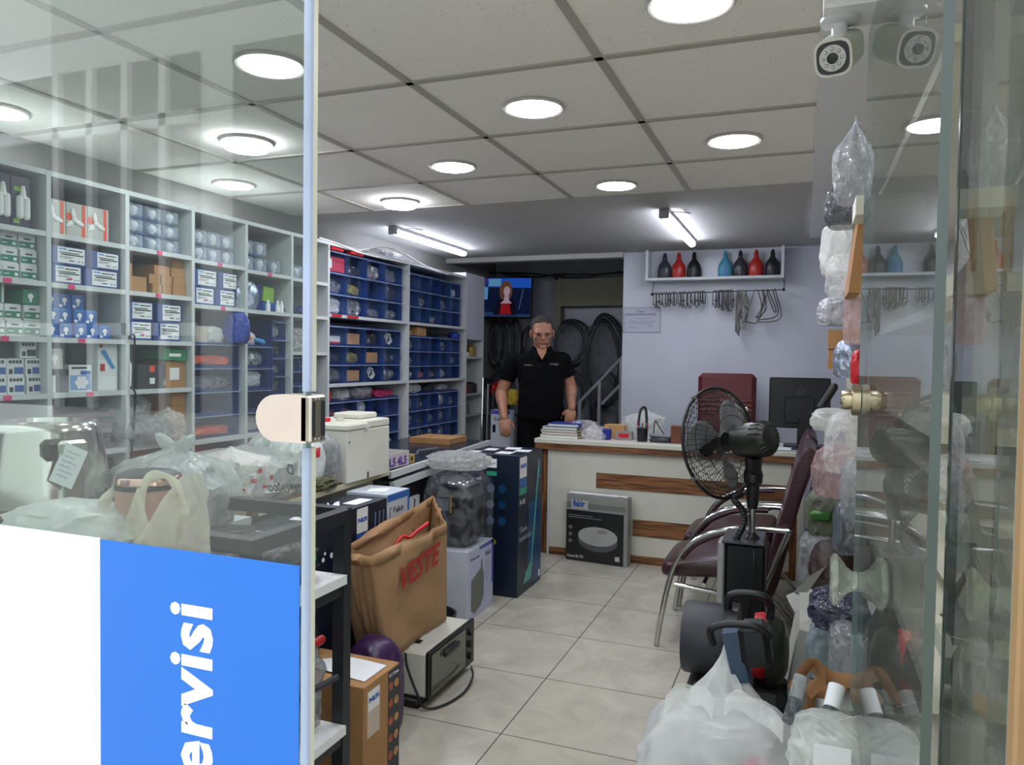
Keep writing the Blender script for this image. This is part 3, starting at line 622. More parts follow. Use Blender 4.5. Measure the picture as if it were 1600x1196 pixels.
# first column, low: dark bagged appliances
for q,(a,s_) in enumerate(((12,(.16,.14,.13)),(40,(.15,.15,.09)))):
    tag(bagmesh(MB(),(XF-.1,yp(a),.951),s_,30+q).build('bagged_part',[fblack,fgrey][q],smooth=50),['black film-wrapped part at the left edge above the pot','grey film-wrapped part next to the pot rim'][q],'bagged part')
# fifth / sixth column goods
z=ROWS[5][2]
tag(bagmesh(MB(),(XF-.08,yp(397),z+.001),(.12,.14,.15),41).build('foil_bag',mat('silver_foil','a8b4c8',.2,metal=.6,bump=1,bscale=30,var=.3),smooth=40),'shiny silver bubble bag in the fifth column','bag')
tag(MB().box((XF-.15,yp(410),z+.001),(XF-.06,yp(426),z+.13),rot=RX(.25)).build('folder',mat('indigo_plastic','232f7c',.4)),'dark blue plastic case leaning next to the silver bag','case')
tag(MB().box((XF-.14,yp(424),z+.05),(XF-.05,yp(440),z+.125),rot=RX(-.1)).build('carton',mat('lime_carton','7da63c',.5)),'lime green carton above the small white bottles','box')
for q,a in enumerate((426,441,447)): tag(MB().lathe([(.011,0),(.012,.035),(.006,.045),(.007,.06)],(XF-.03,yp(a),z),12).build('small_bottle',pwhite,smooth=50),'small white bottle in front of the green carton, '+['left','middle','right'][q]+' one','bottle')
tag(MB().box((XF-.12,yp(424),z+.001),(XF-.05,yp(443),z+.048)).build('carton',bluec),'blue carton under the lime green one','box')
for q in range(3): tag(bagmesh(MB(),(XF-.08,yp(462+9*q),z+.001),(.1,.09,.05),45+q).build('bagged_part',mat('violet_film','2c2f66',.3,bump=1,var=.4),smooth=50),'purple bagged part on the narrow shelf, '+['left','middle','right'][q]+' one','bagged part','purple bagged parts')
# ---------------------------------------------------------------- blue organisers
def lumps(t0,y0,y1,z0,z1,x,seed,colr,label,cat='spare part',name='spare_part',m=None):
    b=MB(); wy=(y1-y0); bagmesh(b,(x,(y0+y1)/2,z0),(.07,wy*.92,(z1-z0)),seed,ridge=.25,freq=2.8,sub=3)
    r_=random.Random(seed)
    if z1-z0>.03 and m is None:
        for i in range(3):
            b.slot(1+i%2); rr=min(wy,z1-z0)*r_.uniform(.12,.24); b.ell((x+.034,y0+wy*r_.uniform(.2,.8),z0+rr+(z1-z0)*r_.uniform(0,.5)),(rr*.5,rr*r_.uniform(.7,1.3),rr),sub=1,fn=lambda v,p:p*(1+.35*nz(v*2.3,seed+i)))
        b.slot(0)
    r_=tag(b.build(name,[m or colr]+([pwhite if seed%2<.8 else grey,[blackm,steel,darkg][int(seed)%3]] if b.m and max(b.m)>0 else []),smooth=40),label,cat); return r_
cont=[fgrey,fclear,fmilk,mat('mottled_parts','70757e',.3,bump=1,var=.7,vscale=60),mat('dark_parts','26282e',.35,bump=1,var=.8,vscale=50),fwhite]
def coil(c,r,n,tr_,lab,m,axis='x',name='cable_coil'):
    b=MB(); pts=[]
    for k in range(n*20+1):
        a=2*math.pi*k/20; rr=r*(1+.12*math.sin(k*.37)); o=(math.sin(k*1.3)*.004+ (k/(n*20)-.5)*.02)
        pts.append((c[0]+o,c[1]+rr*math.cos(a)*.8,c[2]+rr*math.sin(a)))
    b.tube(pts,tr_,6); return tag(b.build(name,m,smooth=60),lab,'cable')
def organiser(px0,px1,z0,z1,cols,rows,label,special,seed,fill=.8,xf=XF-.015,group='blue parts organisers',where=''):
    y0,y1=yp(px0),yp(px1); t=thing('parts_organiser',label,'parts organiser',(xf-.12,(y0+y1)/2,z0),group)
    th=.006; b=MB().box((xf-.26,y0,z0+.001),(xf-.25,y1,z1)); H=(z1-z0)/rows; Wc=(y1-y0)/cols
    for c in range(cols+1): b.box((xf-.25,y0+Wc*c-th/2,z0+.001),(xf-.02,y0+Wc*c+th/2,z1))
    for r in range(rows+1): b.box((xf-.25,y0,max(z0+.001,z0+H*r-th/2)),(xf-.022,y1,z0+H*r+th/2))
    b.build('housing',blueb,t)
    rnd=random.Random(seed)
    for r in range(rows):
        for c in range(cols):
            a=y0+Wc*c+.004; z=z0+H*r+.005
            f=MB().box((xf-.018,a,z),(xf-.016,a+Wc-.008,z+H-.012)).box((xf-.018,a,z),(xf-.002,a+.0025,z+H-.014)).box((xf-.018,a+Wc-.0105,z),(xf-.002,a+Wc-.008,z+H-.014)).slot(1).box((xf-.02,a,z+H-.016),(xf+.006,a+Wc-.008,z+H-.011))
            f.build('drawer_front',[fpanel,film('drawer_rim','aebfe0',fac=.45,rough=.1,bscale=3,bump=.1,trans=.1)],t)
            sp=special.get((r,c)); rr=rows-1-r
            lab2='in %s row, %s bin from left, %s'%(['top','second','third','fourth','fifth','sixth'][rr],ORD[c],where)
            yy0,yy1=a+.012,a+Wc-.02; xc=xf-.085
            if sp=='empty': continue
            if sp=='redbox': tag(MB().box((xc,yy0+.01,z+.002),(xf-.03,yy1,z+H*.7)).slot(1).box((xf-.03,yy0+.02,z+.02),(xf-.0295,yy0+.06,z+H*.6)).build('retail_box',[redp,pwhite]),'red retail box '+lab2,'box')
            elif sp=='whitebox': tag(MB().box((xc-.02,yy0,z+.002),(xf-.04,yy1-.02,z+H*.42)).slot(1).box((xf-.04,yy0,z+.002),(xf-.0395,yy1-.02,z+H*.12)).build('retail_box',[pwhite,inkred]),'red-striped white box '+lab2,'box')
            elif sp=='brownbox': tag(MB().box((xc-.02,yy0+.02,z+.002),(xf-.045,yy1-.01,z+H*.6),rot=RZ(.08)).build('carton',card2),'little brown box '+lab2,'box')
            elif sp=='coil': coil((xf-.05,(yy0+yy1)/2,z+H*.42),min(Wc,H)*.30,4,.004,'white cable coil '+lab2,pwhite)
            elif sp=='orange': lumps(t,yy0,yy1,z+.002,z+H*.45,xc,rnd.random()*90,None,'orange cords '+lab2,'cord','cord_bundle',orange)
            elif sp=='yellow': lumps(t,yy0+.02,yy1-.02,z+.002,z+H*.6,xc,rnd.random()*90,None,'yellowish fittings '+lab2,m=mat('mixed_yellow','8a824c',.4,bump=1,var=.8,vscale=70))
            elif sp=='red': lumps(t,yy0,yy1,z+.002,z+H*.5,xc,rnd.random()*90,None,'red fittings '+lab2,m=mat('mixed_red','8c3a40',.4,bump=1,var=.8,vscale=60))
            elif sp=='white': lumps(t,yy0,yy1,z+.002,z+H*.85,xc,rnd.random()*90,None,'bright white bagged parts '+lab2,m=mat('white_parts','c8cdd4',.35,bump=1,var=.25,vscale=60))
            elif rnd.random()<fill:
                ci=rnd.choice([0,0,1,2,3,3,4]); lumps(t,yy0,yy1,z+.002,z+H*rnd.uniform(.5,.88),xc,rnd.random()*90,cont[ci],['grey bagged','clear bagged','milky bagged','mottled metal','dark'][[0,1,2,3,4].index(ci)]+' parts '+lab2)
    return t
organiser(516,634,1.563,1.925,4,3,'blue organiser with twelve clear tip-out bins, upper middle of the left wall',{(2,0):'redbox',(1,2):'empty',(0,0):'white',(1,1):'yellow'},3,1,where='organiser with the red box')
organiser(516,632,1.165,1.50,4,3,'blue organiser with twelve clear bins below the red price strips',{(2,0):'whitebox',(2,1):'brownbox',(2,3):'coil',(1,1):'yellow',(1,2):'brownbox',(0,1):'brownbox',(0,2):'coil'},4,1,where='organiser under the red strips')
organiser(516,630,.722,1.06,5,3,'blue organiser with red fittings behind the cream box',{(2,0):'red',(2,1):'red',(2,2):'white',(2,3):'empty'},5,.8,where='organiser behind the cream box')
organiser(641,724,1.563,1.90,5,3,'blue organiser with fifteen narrow bins at the upper far end',{},6,.5,where='upper far organiser')
organiser(641,724,1.165,1.47,5,3,'blue organiser with a brown carton on top at the far end',{(0,1):'red'},7,.5,where='middle far organiser')
organiser(641,722,.722,1.07,5,3,'dark blue organiser at the bottom far end above the worktable',{},8,.8,where='lower far organiser')
organiser(305,382,.94,1.375,1,4,'tall dark blue drawer tower with orange cords, fourth column',{(3,0):'orange',(1,0):'empty',(0,0):'orange'},9,1,where='fourth column tower')
organiser(389,430,.94,1.37,1,4,'tall blue drawer tower in the fifth column of shelves',{(2,0):'white',(1,0):'empty'},10,1,where='fifth column tower')
organiser(434,455,.94,1.50,1,6,'narrow blue drawer tower next to the fifth column upright',{(0,0):'white'},11,1,where='narrow fifth column tower')
organiser(459,492,.94,1.32,2,5,'small clear drawer block in the sixth column by the glass edge',{},12,.9,where='sixth column block')
tag(bagmesh(MB(),(XF-.08,yp(478),1.345),(.12,.17,.13),51).build('film_bag',fclear,smooth=50),'clear bag of silvery parts on the sixth column shelf','bag')
# things on top of towers
tag(MB().lathe([(.035,0),(.035,.07),(.02,.075)],(XF-.07,yp(331),1.377),20).build('tape_roll',mat('cream_roll','c0b8a8',.5),smooth=40),'cream roll standing on the drawer tower','tape roll')
tag(bagmesh(MB(),(XF-.08,yp(349),1.377),(.09,.1,.08),52).build('film_bag',fwhite,smooth=50),'white film parcel beside the cream roll','bag')
tag(bagmesh(MB(),(XF-.02,yp(374),1.377),(.1,.1,.15),53).build('film_bag',mat('blue_bag','1f3f9c',.25,bump=1,var=.2),smooth=50),'blue plastic bag squeezed against the upright','bag')
tag(MB().cap((XF-.06,yp(397),1.41),(XF-.06,yp(408),1.40),.028,.014).build('hand_tool',orange,smooth=60),'orange nozzle on the fifth column tower','nozzle')
tag(MB().cap((XF-.05,yp(412),1.40),(XF-.05,yp(423),1.388),.010,.014).build('hand_tool',lblue,smooth=60),'light blue handle on the fifth column tower','handle')
tag(bagmesh(MB(),(XF-.09,yp(403),1.371),(.09,.1,.07),54).build('film_bag',fwhite,smooth=50),'white pouch behind the orange nozzle','bag')
# top row over organisers
for q,a in enumerate((528,562)): tag(MB().box((XF-.03,yp(a-10),1.545 if q else 1.545),(XF+.004,yp(a+8),1.561)).build('price_strip',redp) if False else MB().box((XF+.0005,yp([518,542][q]),1.546),(XF+.0035,yp([533,559][q]),1.561)).build('price_strip',redp),'red printed strip on the shelf edge, '+['left','right'][q]+' one','label strip','red strips')
for q,a in enumerate((524,555)): tag(MB().box((XF-.05,yp(a-5),1.927),(XF-.01,yp(a+14),1.944)).build('price_strip',redp),'red strip under the shelf top above the bins, '+['left','right'][q]+' one','label strip')
tag(MB().box((XF-.22,yp(645),1.472),(XF-.06,yp(655),1.505)).build('carton',card2),'flat tan carton on the far organiser, left one','box')
tag(MB().box((XF-.22,yp(659),1.472),(XF-.05,yp(676),1.535),rot=RZ(.1)).build('carton',card2),'open tan carton on the far organiser','box')
tag(MB().tube(arc([(XF-.06,yp(682),1.48),(XF-.04,yp(695),1.50),(XF-.06,yp(715),1.485)]),.008,6).build('tool',black,smooth=60),'black tool lying on the far organiser beside the tan carton','tool')
tag(bagmesh(MB(),(XF-.05,yp(718),1.47),(.07,.1,.05),59).build('film_bag',mat('blue_bag'),smooth=50),'blue rag on the far corner of the organiser','rag')
# above lower organisers
tag(MB().lathe([(.03,0),(.032,.05),(.02,.06),(.001,.062)],(XF-.06,yp(523),1.062),18).build('canister',redp,smooth=50),'small red round can above the lower organiser','can')
for q,(a,s_,m_) in enumerate(((545,(.14,.16,.08),fclear),(575,(.16,.24,.09),fgrey),(608,(.14,.26,.05),mat('pink_wrap','a82a5a',.35,bump=1,var=.3)),(655,(.14,.22,.07),fmilk),(678,(.14,.2,.05),fblack),(700,(.14,.2,.06),fgrey))):
    tag(bagmesh(MB(),(XF-.1,yp(a),1.062 if q<3 else 1.072),s_,60+q).build('film_bag',m_,smooth=50),['clear crumpled bag','grey crumpled bag','pink and violet wrap','milky bag','black crumpled bag','grey flat bag'][q]+[' beside the red can',' in the middle of the lower gap',' under the white board',' above the far lower bins',' in the shade above the far lower bins',' near the far end above the lower bins'][q],'bag')
# cables along the shelf tops
for q,pts in enumerate((((500,372,.04),(525,380,.05),(560,398,.06),(600,404,.05),(650,415,.05),(690,430,.05)),((560,392,.03),(600,386,.02),(630,396,.03),(665,416,.03),(700,432,.05)))):
    P3=[ax(px,py,XF+d) for px,py,d in pts]; tag(MB().tube(arc([(p.x,p.y,max(p.z,1.93)) for p in P3]),.005,6).build('cable',pwhite,smooth=60),['pale cable drooping along the top edge of the bins','second pale cable looping over the shelf top'][q],'cable')
for q in range(3): tag(bagmesh(MB(),(XF-.06+.01*q,yp(600+12*q),1.966),(.08,.1,.05),70+q,pinch=.4).build('cable_clump',fgrey,smooth=50),'tangle of plastic and cable ties on the shelf top, '+['left','middle','right'][q]+' lump','cable clump')
tag(MB().tube(arc([(XF+.006,yp(199),1.38),(XF+.012,yp(201),1.395),(XF+.012,yp(207),1.38),(XF+.012,yp(203),1.2),(XF+.012,yp(208),1.15),(XF+.01,yp(203),.95),(XF+.01,yp(205),.75)]),.004,6).build('power_cable',black,smooth=60),'black cable hanging down the upright in front of the second column','cable')
# tools in the low cells, mostly behind bags
for q,(px,py,s_,m_) in enumerate(((222,712,(.1,.09,.09),orange),(204,735,(.09,.07,.08),orange),(182,725,(.14,.14,.12),darkg),(300,700,(.1,.12,.09),redp),(322,707,(.08,.1,.07),redp),(20,700,(.1,.1,.1),redp),(352,700,(.12,.14,.1),darkg))):
    p=ax(px,py,XF-.08); tag(bagmesh(MB(),(XF-.12,p.y,.722),(s_[0],s_[1],.03+p.z-.72),80+q,ridge=.2).build('power_tool',m_,smooth=50),['orange tool housing behind the grey tied bag','orange tool right of the steel pot','dark tool case right of the steel pot','red tool handle behind the tied bag','red tool tip behind the patterned bag','red part left of the steel pot','dark case in the low shelf behind the bags'][q],'tool')
# white cabinet at the end of the shelving
t=thing('tall_cabinet','white tall cabinet with a closed top and open shelves, between the bins and the television','cabinet',(-2.7,5.70,0))
MB().box((-2.88,5.505,1.47),(-2.52,5.88,2.0)).build('upper_box',whitewall,t)
MB().box((-2.88,5.505,0),(-2.52,5.52,1.47)).build('side_panel',shelfw,t); MB().box((-2.88,5.865,0),(-2.52,5.88,1.47)).build('side_panel',shelfw,t)
MB().box((-2.89,5.505,0),(-2.88,5.88,1.47)).build('back_panel',shelfw,t)
for z in (1.33,1.03,.86,.5): MB().box((-2.88,5.52,z-.016),(-2.525,5.865,z)).build('shelf',shelfw,t)
Yc=lambda f:5.52+.345*f
for q,(f,z,r,h,m_,lab) in enumerate(((.2,1.33,.035,.06,mat('tin_grey','8a8c88',.4,metal=.3),'grey tin on the top open shelf of the white cabinet'),(.5,1.33,.03,.04,paper,'white tub on the top open shelf of the white cabinet'),(.78,1.33,.045,.10,mat('gold_tin','9a8348',.35,metal=.4),'gold tin on the top open shelf of the white cabinet'),(.2,1.03,.035,.12,orange,'orange bottle on the second open shelf of the white cabinet'),(.45,1.03,.03,.08,redp,'red bottle on the second open shelf of the white cabinet'),(.75,1.03,.06,.09,darkg,'dark pot on the second open shelf of the white cabinet'),(.4,.86,.05,.08,grey,'grey jar on the low shelf of the white cabinet'))):
    tag(MB().lathe([(r,0),(r,h*.8),(r*.6,h),(.001,h)],(-2.6,Yc(f),z),16).build('tin',m_,smooth=40),lab,'tin')
# ================================================================ COUNTERS ON THE LEFT
t=thing('shop_counter','pale grey counter with a worn brown top edged in cream, under the plastic bags','counter',(-2.05,2.5,0))
poly=[(-1.712,2.044),(-1.781,3.060),(-2.40,3.02),(-2.40,2.044)]
MB().prism(poly,.782,.798,lambda u,v,h:(u,v,h)).build('counter_top',oldwood,t)
edge=mat('cream_edging','c9c0a2',.45)
b=MB().prism([(-1.706,2.075),(-1.775,3.060),(-1.781,3.060),(-1.712,2.075)],.778,.8,lambda u,v,h:(u,v,h)); b.build('edge_band',edge,t)
MB().box((-2.40,2.038,.778),(-1.735,2.044,.8)).build('edge_band',edge,t)
gp=mat('grey_counter_panel','a9aca6',.5,var=.06)
MB().prism([(-1.80,2.10),(-1.86,3.05),(-1.875,3.05),(-1.815,2.10)],0,.782,lambda u,v,h:(u,v,h)).build('front_panel',gp,t)
MB().box((-2.39,2.09,0),(-1.80,2.105,.782)).build('side_panel',gp,t)
MB().box((-1.812,2.085,0),(-1.798,2.10,.782)).build('corner_post',edge,t)
t=thing('worktable','long worktable with a black top and white double edging in front of the bins','table',(-2.15,3.8,0))
MB().prism([(-1.800,3.09),(-1.915,4.56),(-2.46,4.50),(-2.42,3.07)],.765,.785,lambda u,v,h:(u,v,h)).build('table_top',mat('black_worktop','1a2030',.25,var=.5,vscale=6),t)
MB().prism([(-1.782,3.085),(-1.90,4.57),(-1.915,4.56),(-1.800,3.09)],.755,.787,lambda u,v,h:(u,v,h)).build('edge_band',shelfw,t)
MB().prism([(-1.775,3.10),(-1.89,4.55),(-1.915,4.55),(-1.800,3.10)],.705,.735,lambda u,v,h:(u,v,h)).build('lower_rail',shelfw,t)
MB().prism([(-1.815,3.12),(-1.93,4.5),(-1.97,4.5),(-1.855,3.12)],.735,.755,lambda u,v,h:(u,v,h)).prism([(-1.825,3.12),(-1.94,4.5),(-1.98,4.5),(-1.865,3.12)],.40,.705,lambda u,v,h:(u,v,h)).build('apron',blackm,t)
dr=MB().prism([(-1.802,3.20),(-1.820,3.44),(-1.838,3.44),(-1.82,3.20)],.05,.62,lambda u,v,h:(u,v,h)).build('cabinet_door',white,t)
MB().cyl((-1.80,3.265,.585),(-1.794,3.265,.585),.009,seg=12).build('keyhole',black,dr)
MB().box((-2.40,3.12,0),(-2.36,3.16,.765)).build('leg',shelfw,t); MB().box((-2.42,4.42,0),(-2.38,4.46,.765)).build('leg',shelfw,t); MB().box((-1.96,4.46,0),(-1.92,4.50,.705)).build('leg',shelfw,t); MB().box((-1.81,3.11,0),(-1.79,3.14,.705)).build('leg',shelfw,t)
MB().box((-2.3,3.075,.42),(-1.83,3.09,.70)).build('grille_panel',mat('grille_grey','a7aaa8',.5),t)
# cream box machine
t=thing('appliance','large cream metal appliance box with a stepped lid and pipe stubs on the counter','appliance',(-1.85,2.82,.80))
def skew(p): return p
MB().box((-1.99,2.645,.799),(-1.735,2.985,1.015),bev=.004).build('body',cream,t)
MB().box((-1.995,2.64,1.017),(-1.73,2.80,1.043),bev=.006).build('lid',cream,t,smooth=30)
MB().box((-1.985,2.80,1.017),(-1.735,2.985,1.05),bev=.005).build('lid_step',cream,t,smooth=30)
MB().box((-1.93,2.83,1.05),(-1.79,2.97,1.075),bev=.006).build('valve_cover',cream,t,smooth=30)
MB().box((-1.738,2.78,1.012),(-1.726,2.80,1.03)).build('latch',shelfw,t)
for q,(x,y,m_) in enumerate(((-1.93,2.70,redp),(-1.90,2.74,redp),(-1.86,2.78,cream))): MB().cyl((x,y,1.04),(x,y,1.058),.016,seg=14).build('port_cap',m_,t,smooth=40)
MB().box((-1.7355,2.80,.803),(-1.7335,2.81,.83)).cyl((-1.736,2.66,.97),(-1.733,2.66,.97),.004,seg=8).build('scratch',darkg,t)
# tray behind it
t=thing('carton_tray','open carton tray with purple hand lettering beside the cream appliance','tray',(-1.87,3.2,.79))
b=MB(); 
for a,c in (((-1.97,3.09,.787),(-1.965,3.33,.86)),((-1.825,3.09,.787),(-1.82,3.33,.86)),((-1.97,3.09,.787),(-1.82,3.095,.86)),((-1.97,3.325,.787),(-1.82,3.33,.86)),((-1.97,3.09,.787),(-1.82,3.33,.79))): b.box(a,c)
b.build('tray',mat('tray_grey','b9b4b4',.6),t)
text('4L5 4L5',.055,(-1.8190,3.10,.80),'right',mat('purple_ink','5a2a8a',.5,var=0),t,'lettering',bold=.002,width=.2)
tag(MB().lathe([(.03,0),(.03,.03),(.001,.035)],(-1.90,3.15,.82),16).build('plastic_cap',cream,smooth=50),'cream round cap inside the tray with purple lettering','cap')
tag(MB().box((-1.885,3.36,.786),(-1.84,3.42,.83)).slot(1).box((-1.8395,3.38,.80),(-1.839,3.40,.82)).build('small_carton',[mat('gold_card','b09248',.4),black]),'small gold carton beside the lettered tray','box')
tag(MB().box((-2.30,4.20,.786),(-2.02,4.45,.82)).build('flat_carton',card),'flat brown carton lying at the far end of the black worktable','box')
tag(MB().tube(arc([(-2.02,3.5,.787),(-1.98,3.7,.79),(-2.05,3.85,.787),(-2.0,4.0,.79)]),.004,5).build('thin_strap',grey),'thin grey strap lying on the black worktable','strap')
# ---- boxes in front of the counter
def carton(name,label,cat,a,c,m_,bev=.0015,**k): return tag(MB().box(a,c,bev=bev).build(name,m_),label,cat,**k)
def deco(par,nm_,a,c,m_): return MB().box(a,c).build(nm_,m_,par)
o=carton('appliance_carton','long dark navy carton with a white brand tab standing against the counter','box',(-1.70,2.02,0),(-1.53,2.615,.765),navy)
deco(o,'brand_tab',(-1.53,2.40,.665),(-1.5292,2.475,.757),pwhite); text('PHILIPS',.022,(-1.5286,2.405,.705),'right',inkblue,o,bold=.0008,width=.065)
deco(o,'blue_band',(-1.53,2.40,.62),(-1.5292,2.475,.662),mat('print_blue','2a62b0',.4)); deco(o,'green_band',(-1.53,2.40,.55),(-1.5292,2.475,.585),mat('print_green','2f9a78',.4))
deco(o,'green_band',(-1.53,2.08,.63),(-1.5292,2.15,.65),mat('print_green'))
for q in range(3): MB().cap((-1.5295,2.52+.03*q,.60),(-1.5295,2.53+.03*q,.72),.004).build('brush_print',mat('print_steel','5a6a84',.3),o,smooth=60)
b=MB(); 
for q,(u,v,r) in enumerate(((2.2,.64,.006),(2.19,.62,.008),(2.24,.625,.01))): b.cyl((-1.53,u,v),(-1.5292,u,v),r,seg=12)
b.build('round_prints',pwhite,o)
deco(o,'oval_sticker_ring',(-1.62,2.44,.765),(-1.56,2.56,.7655),paper)
for q,(x,y,a,s_) in enumerate(((-1.62,2.25,.3,.07),(-1.58,2.33,-.2,.06),(-1.60,2.16,.1,.05),(-1.64,2.41,.6,.045))): tag(MB().grid(lambda u,v:Vector((x,y,.7665+.004*math.sin(u*5+q)*v))+RZ(a)@Vector(((u-.5)*s_,(v-.5)*s_*1.5,0)),6,6).build('receipt',paper),'loose white slip of paper on the navy carton, %s'%['longest one in the middle','next to the round sticker','nearest the glass edge','folded one at the back'][q],'paper','slips on the navy carton')
o=carton('appliance_carton','white and blue carton with a dark appliance picture beside the navy carton','box',(-1.72,2.62,0),(-1.53,2.80,.775),mat('pale_carton','b9bfc8',.45))
deco(o,'blue_edge',(-1.53,2.785,.05),(-1.5293,2.80,.772),mat('print_blue')); deco(o,'blue_band',(-1.53,2.62,.745),(-1.5293,2.785,.772),mat('print_blue'))
text('Fakir',.034,(-1.5288,2.665,.695),'right',ink,o,width=.085); deco(o,'logo_bar',(-1.53,2.64,.675),(-1.5293,2.644,.72),ink); deco(o,'logo_bar',(-1.53,2.644,.717),(-1.5293,2.658,.72),ink)
b=MB().box((-1.53,2.65,.50),(-1.5293,2.685,.60),bev=.0003).box((-1.53,2.66,.60),(-1.5293,2.68,.63)); b.build('appliance_print',black,o)
for q in range(6): deco(o,'text_line',(-1.53,2.715,.64-.022*q),(-1.5293,2.715+(.055 if q%3 else .035),.644-.022*q),inkgrey)
tag(MB().box((-1.66,2.66,.7755),(-1.58,2.74,.7765),rot=RZ(.3)).build('receipt',paper),'square of white paper on the white and blue carton','paper')
# ---- black rack
t=thing('storage_rack','black square-tube rack with white shelves just behind the glass edge','rack',(-1.4,1.58,0))
rb=mat('black_tube','1e2126',.45)
for (x,y,n_) in ((-1.17,1.395,0),(-1.185,1.785,0),(-1.62,1.395,0),(-1.62,1.785,0)): MB().box((x-.018,y-.018,0),(x+.018,y+.018,.905)).build('post',rb,t)
for a,c in (((-1.188,1.41,.87),(-1.152,1.77,.905)),((-1.638,1.41,.87),(-1.602,1.77,.905)),((-1.60,1.767,.87),(-1.20,1.803,.905)),((-1.60,1.377,.87),(-1.19,1.413,.905))): MB().box(a,c).build('top_rail',rb,t)
for z in (.70,.28): MB().box((-1.60,1.39,z),(-1.155,1.765,z+.025)).build('shelf',pwhite,t); MB().box((-1.195,1.41,z-.035),(-1.170,1.77,z)).build('shelf_rail',rb,t)
bag('wrapped_appliance','dark appliance wrapped in shiny clear film on the upper rack shelf','wrapped appliance',(-1.38,1.58,.7255),(.36,.32,.14),101,fblack,ridge=.12)
bag('bagged_part','clear film bag with a red stripe on the lower part of the rack','bag',(-1.36,1.62,.3055),(.34,.28,.30),102,fgrey)
tag(MB().cap((-1.24,1.60,.52),(-1.22,1.74,.545),.012).build('red_strap',redp,smooth=50),'red strap showing on the film bag in the rack','strap')
bag('paper_parcel','white plastic parcel sticking out of the rack above the lower shelf','parcel',(-1.27,1.50,.3055),(.16,.16,.25),103,fwhite)
tag(MB().box((-1.32,1.42,.306),(-1.16,1.66,.312),rot=RZ(.15)).build('white_folder',paper),'white envelope with red stamp print on the lower rack shelf','envelope')
tag(MB().cyl((-1.16,1.50,.47),(-1.10,1.64,.50),.008,seg=10).build('metal_rod',darkg,smooth=40),'dark rod poking out of the rack above the brown carton','rod')
# ---- brown branded carton
o=carton('shipping_carton','brown carton with a white brand label and a strip of food pictures, bottom centre-left','box',(-1.52,1.895,0),(-1.18,2.105,.352),card,bev=.002)
deco(o,'label',(-1.18,1.915,.19),(-1.1793,1.985,.33),mat('dull_label','c8b8a8',.6)); deco(o,'brand_tab',(-1.1793,1.918,.27),(-1.1788,1.982,.328),pwhite); text('PHILIPS',.02,(-1.1784,1.921,.295),'right',inkblue,o,bold=.0006,width=.058)
deco(o,'picture_strip',(-1.18,2.035,.0),(-1.1793,2.105,.345),darkg)
foodc=[mat('food_red','a8523a',.6,var=.4,vscale=60),mat('food_tan','b98a54',.6,var=.4,vscale=60)]
for q in range(10): 
    MB().cyl((-1.1793,2.052+.034*(q%2),.295-.055*(q//2)),(-1.1788,2.052+.034*(q%2),.295-.055*(q//2)),.0135,seg=14).build('food_picture',foodc[q%2],o)
text('4.1 l Oven',.016,(-1.1788,2.040,.325),'right',pwhite,o,width=.058)
tag(MB().grid(lambda u,v:Vector((-1.20-.26*u,1.93+.13*v+.03*u,.3545+.006*math.sin(3*u+2*v)*u)),8,6).build('paper_sheet',paper),'white sheet of paper lying on the brown carton','paper')
bag('purple_cleaner','dark purple vacuum part squeezed behind the brown carton','vacuum part',(-1.36,2.25,0),(.17,.20,.36),104,mat('purple_plastic','3a1f4c',.35,var=.2),ridge=.1)
bag('black_cleaner','black appliance part left of the purple one','appliance part',(-1.52,2.0,.353),(.16,.14,.12),105,black,ridge=.12)
# ---- toaster oven
t=thing('toaster_oven','old cream toaster oven with dark glass door on the floor under the paper bag','oven',(-1.45,2.7,0))
MB().box((-1.60,2.52,.035),(-1.300,2.93,.208),bev=.008).build('housing',cream,t,smooth=30)
MB().box((-1.300,2.515,.028),(-1.284,2.935,.215),bev=.004).build('front_frame',black,t)
MB().box((-1.284,2.53,.045),(-1.278,2.835,.20),bev=.002).build('door_glass',mat('oven_glass','55584e',.08,spec=.9),t)
MB().box((-1.278,2.62,.160),(-1.262,2.75,.186),bev=.006).build('door_handle',black,t,smooth=40)
for z in (.07,.12,.17): MB().lathe([(.014,0),(.013,.012),(.001,.013)],(-1.2835,2.885,z),16,axis=(1,0,0)).build('knob',black,t,smooth=40)
MB().box((-1.43,2.60,.208),(-1.37,2.63,.212)).build('vent',black,t)
MB().box((-1.6,2.50,.0),(-1.32,2.62,.035),bev=.006).build('base',black,t,smooth=40); MB().box((-1.6,2.82,0),(-1.32,2.92,.035),bev=.006).build('base',black,t,smooth=40)
MB().tube(arc([(-1.385,2.515,.20),(-1.37,2.505,.15),(-1.325,2.50,.06),(-1.29,2.50,.012),(-1.24,2.56,.008),(-1.215,2.68,.010),(-1.23,2.80,.02),(-1.25,2.83,.05)]),.0045,8).build('power_cord',black,t,smooth=60)
# ---- brown paper bag
t=thing('paper_bag','big brown paper carrier bag with red slanted brand letters standing on the toaster oven','bag',(-1.48,2.65,.21))
kp=mat('kraft_fabric','a8845f',.8,bump=.15,bscale=80,var=.05)
def bagwall(B,T,nu=16,nv=12,am=.010,sd=0):
    """B, T: four corners each, bottom and top; wrinkled walls"""
    b=MB(); 
    for i in range(4):
        p,q,r_,s_=Vector(B[i]),Vector(B[(i+1)%4]),Vector(T[i]),Vector(T[(i+1)%4]); nrm=(q-p).cross(Vector((0,0,1))).normalized()
        def fn(u,v,p=p,q=q,r_=r_,s_=s_,nrm=nrm,i=i):
            a=p.lerp(q,u).lerp(r_.lerp(s_,u),v); w_=math.sin(math.pi*u)*1.0
            return a+nrm*(am*w_*(nz((u*2.5+i*3,v*3,sd))*1.5+abs(nz((u*5+i,v*5,sd+4)))-.3))
        b.grid(fn,nu,nv)
    return b
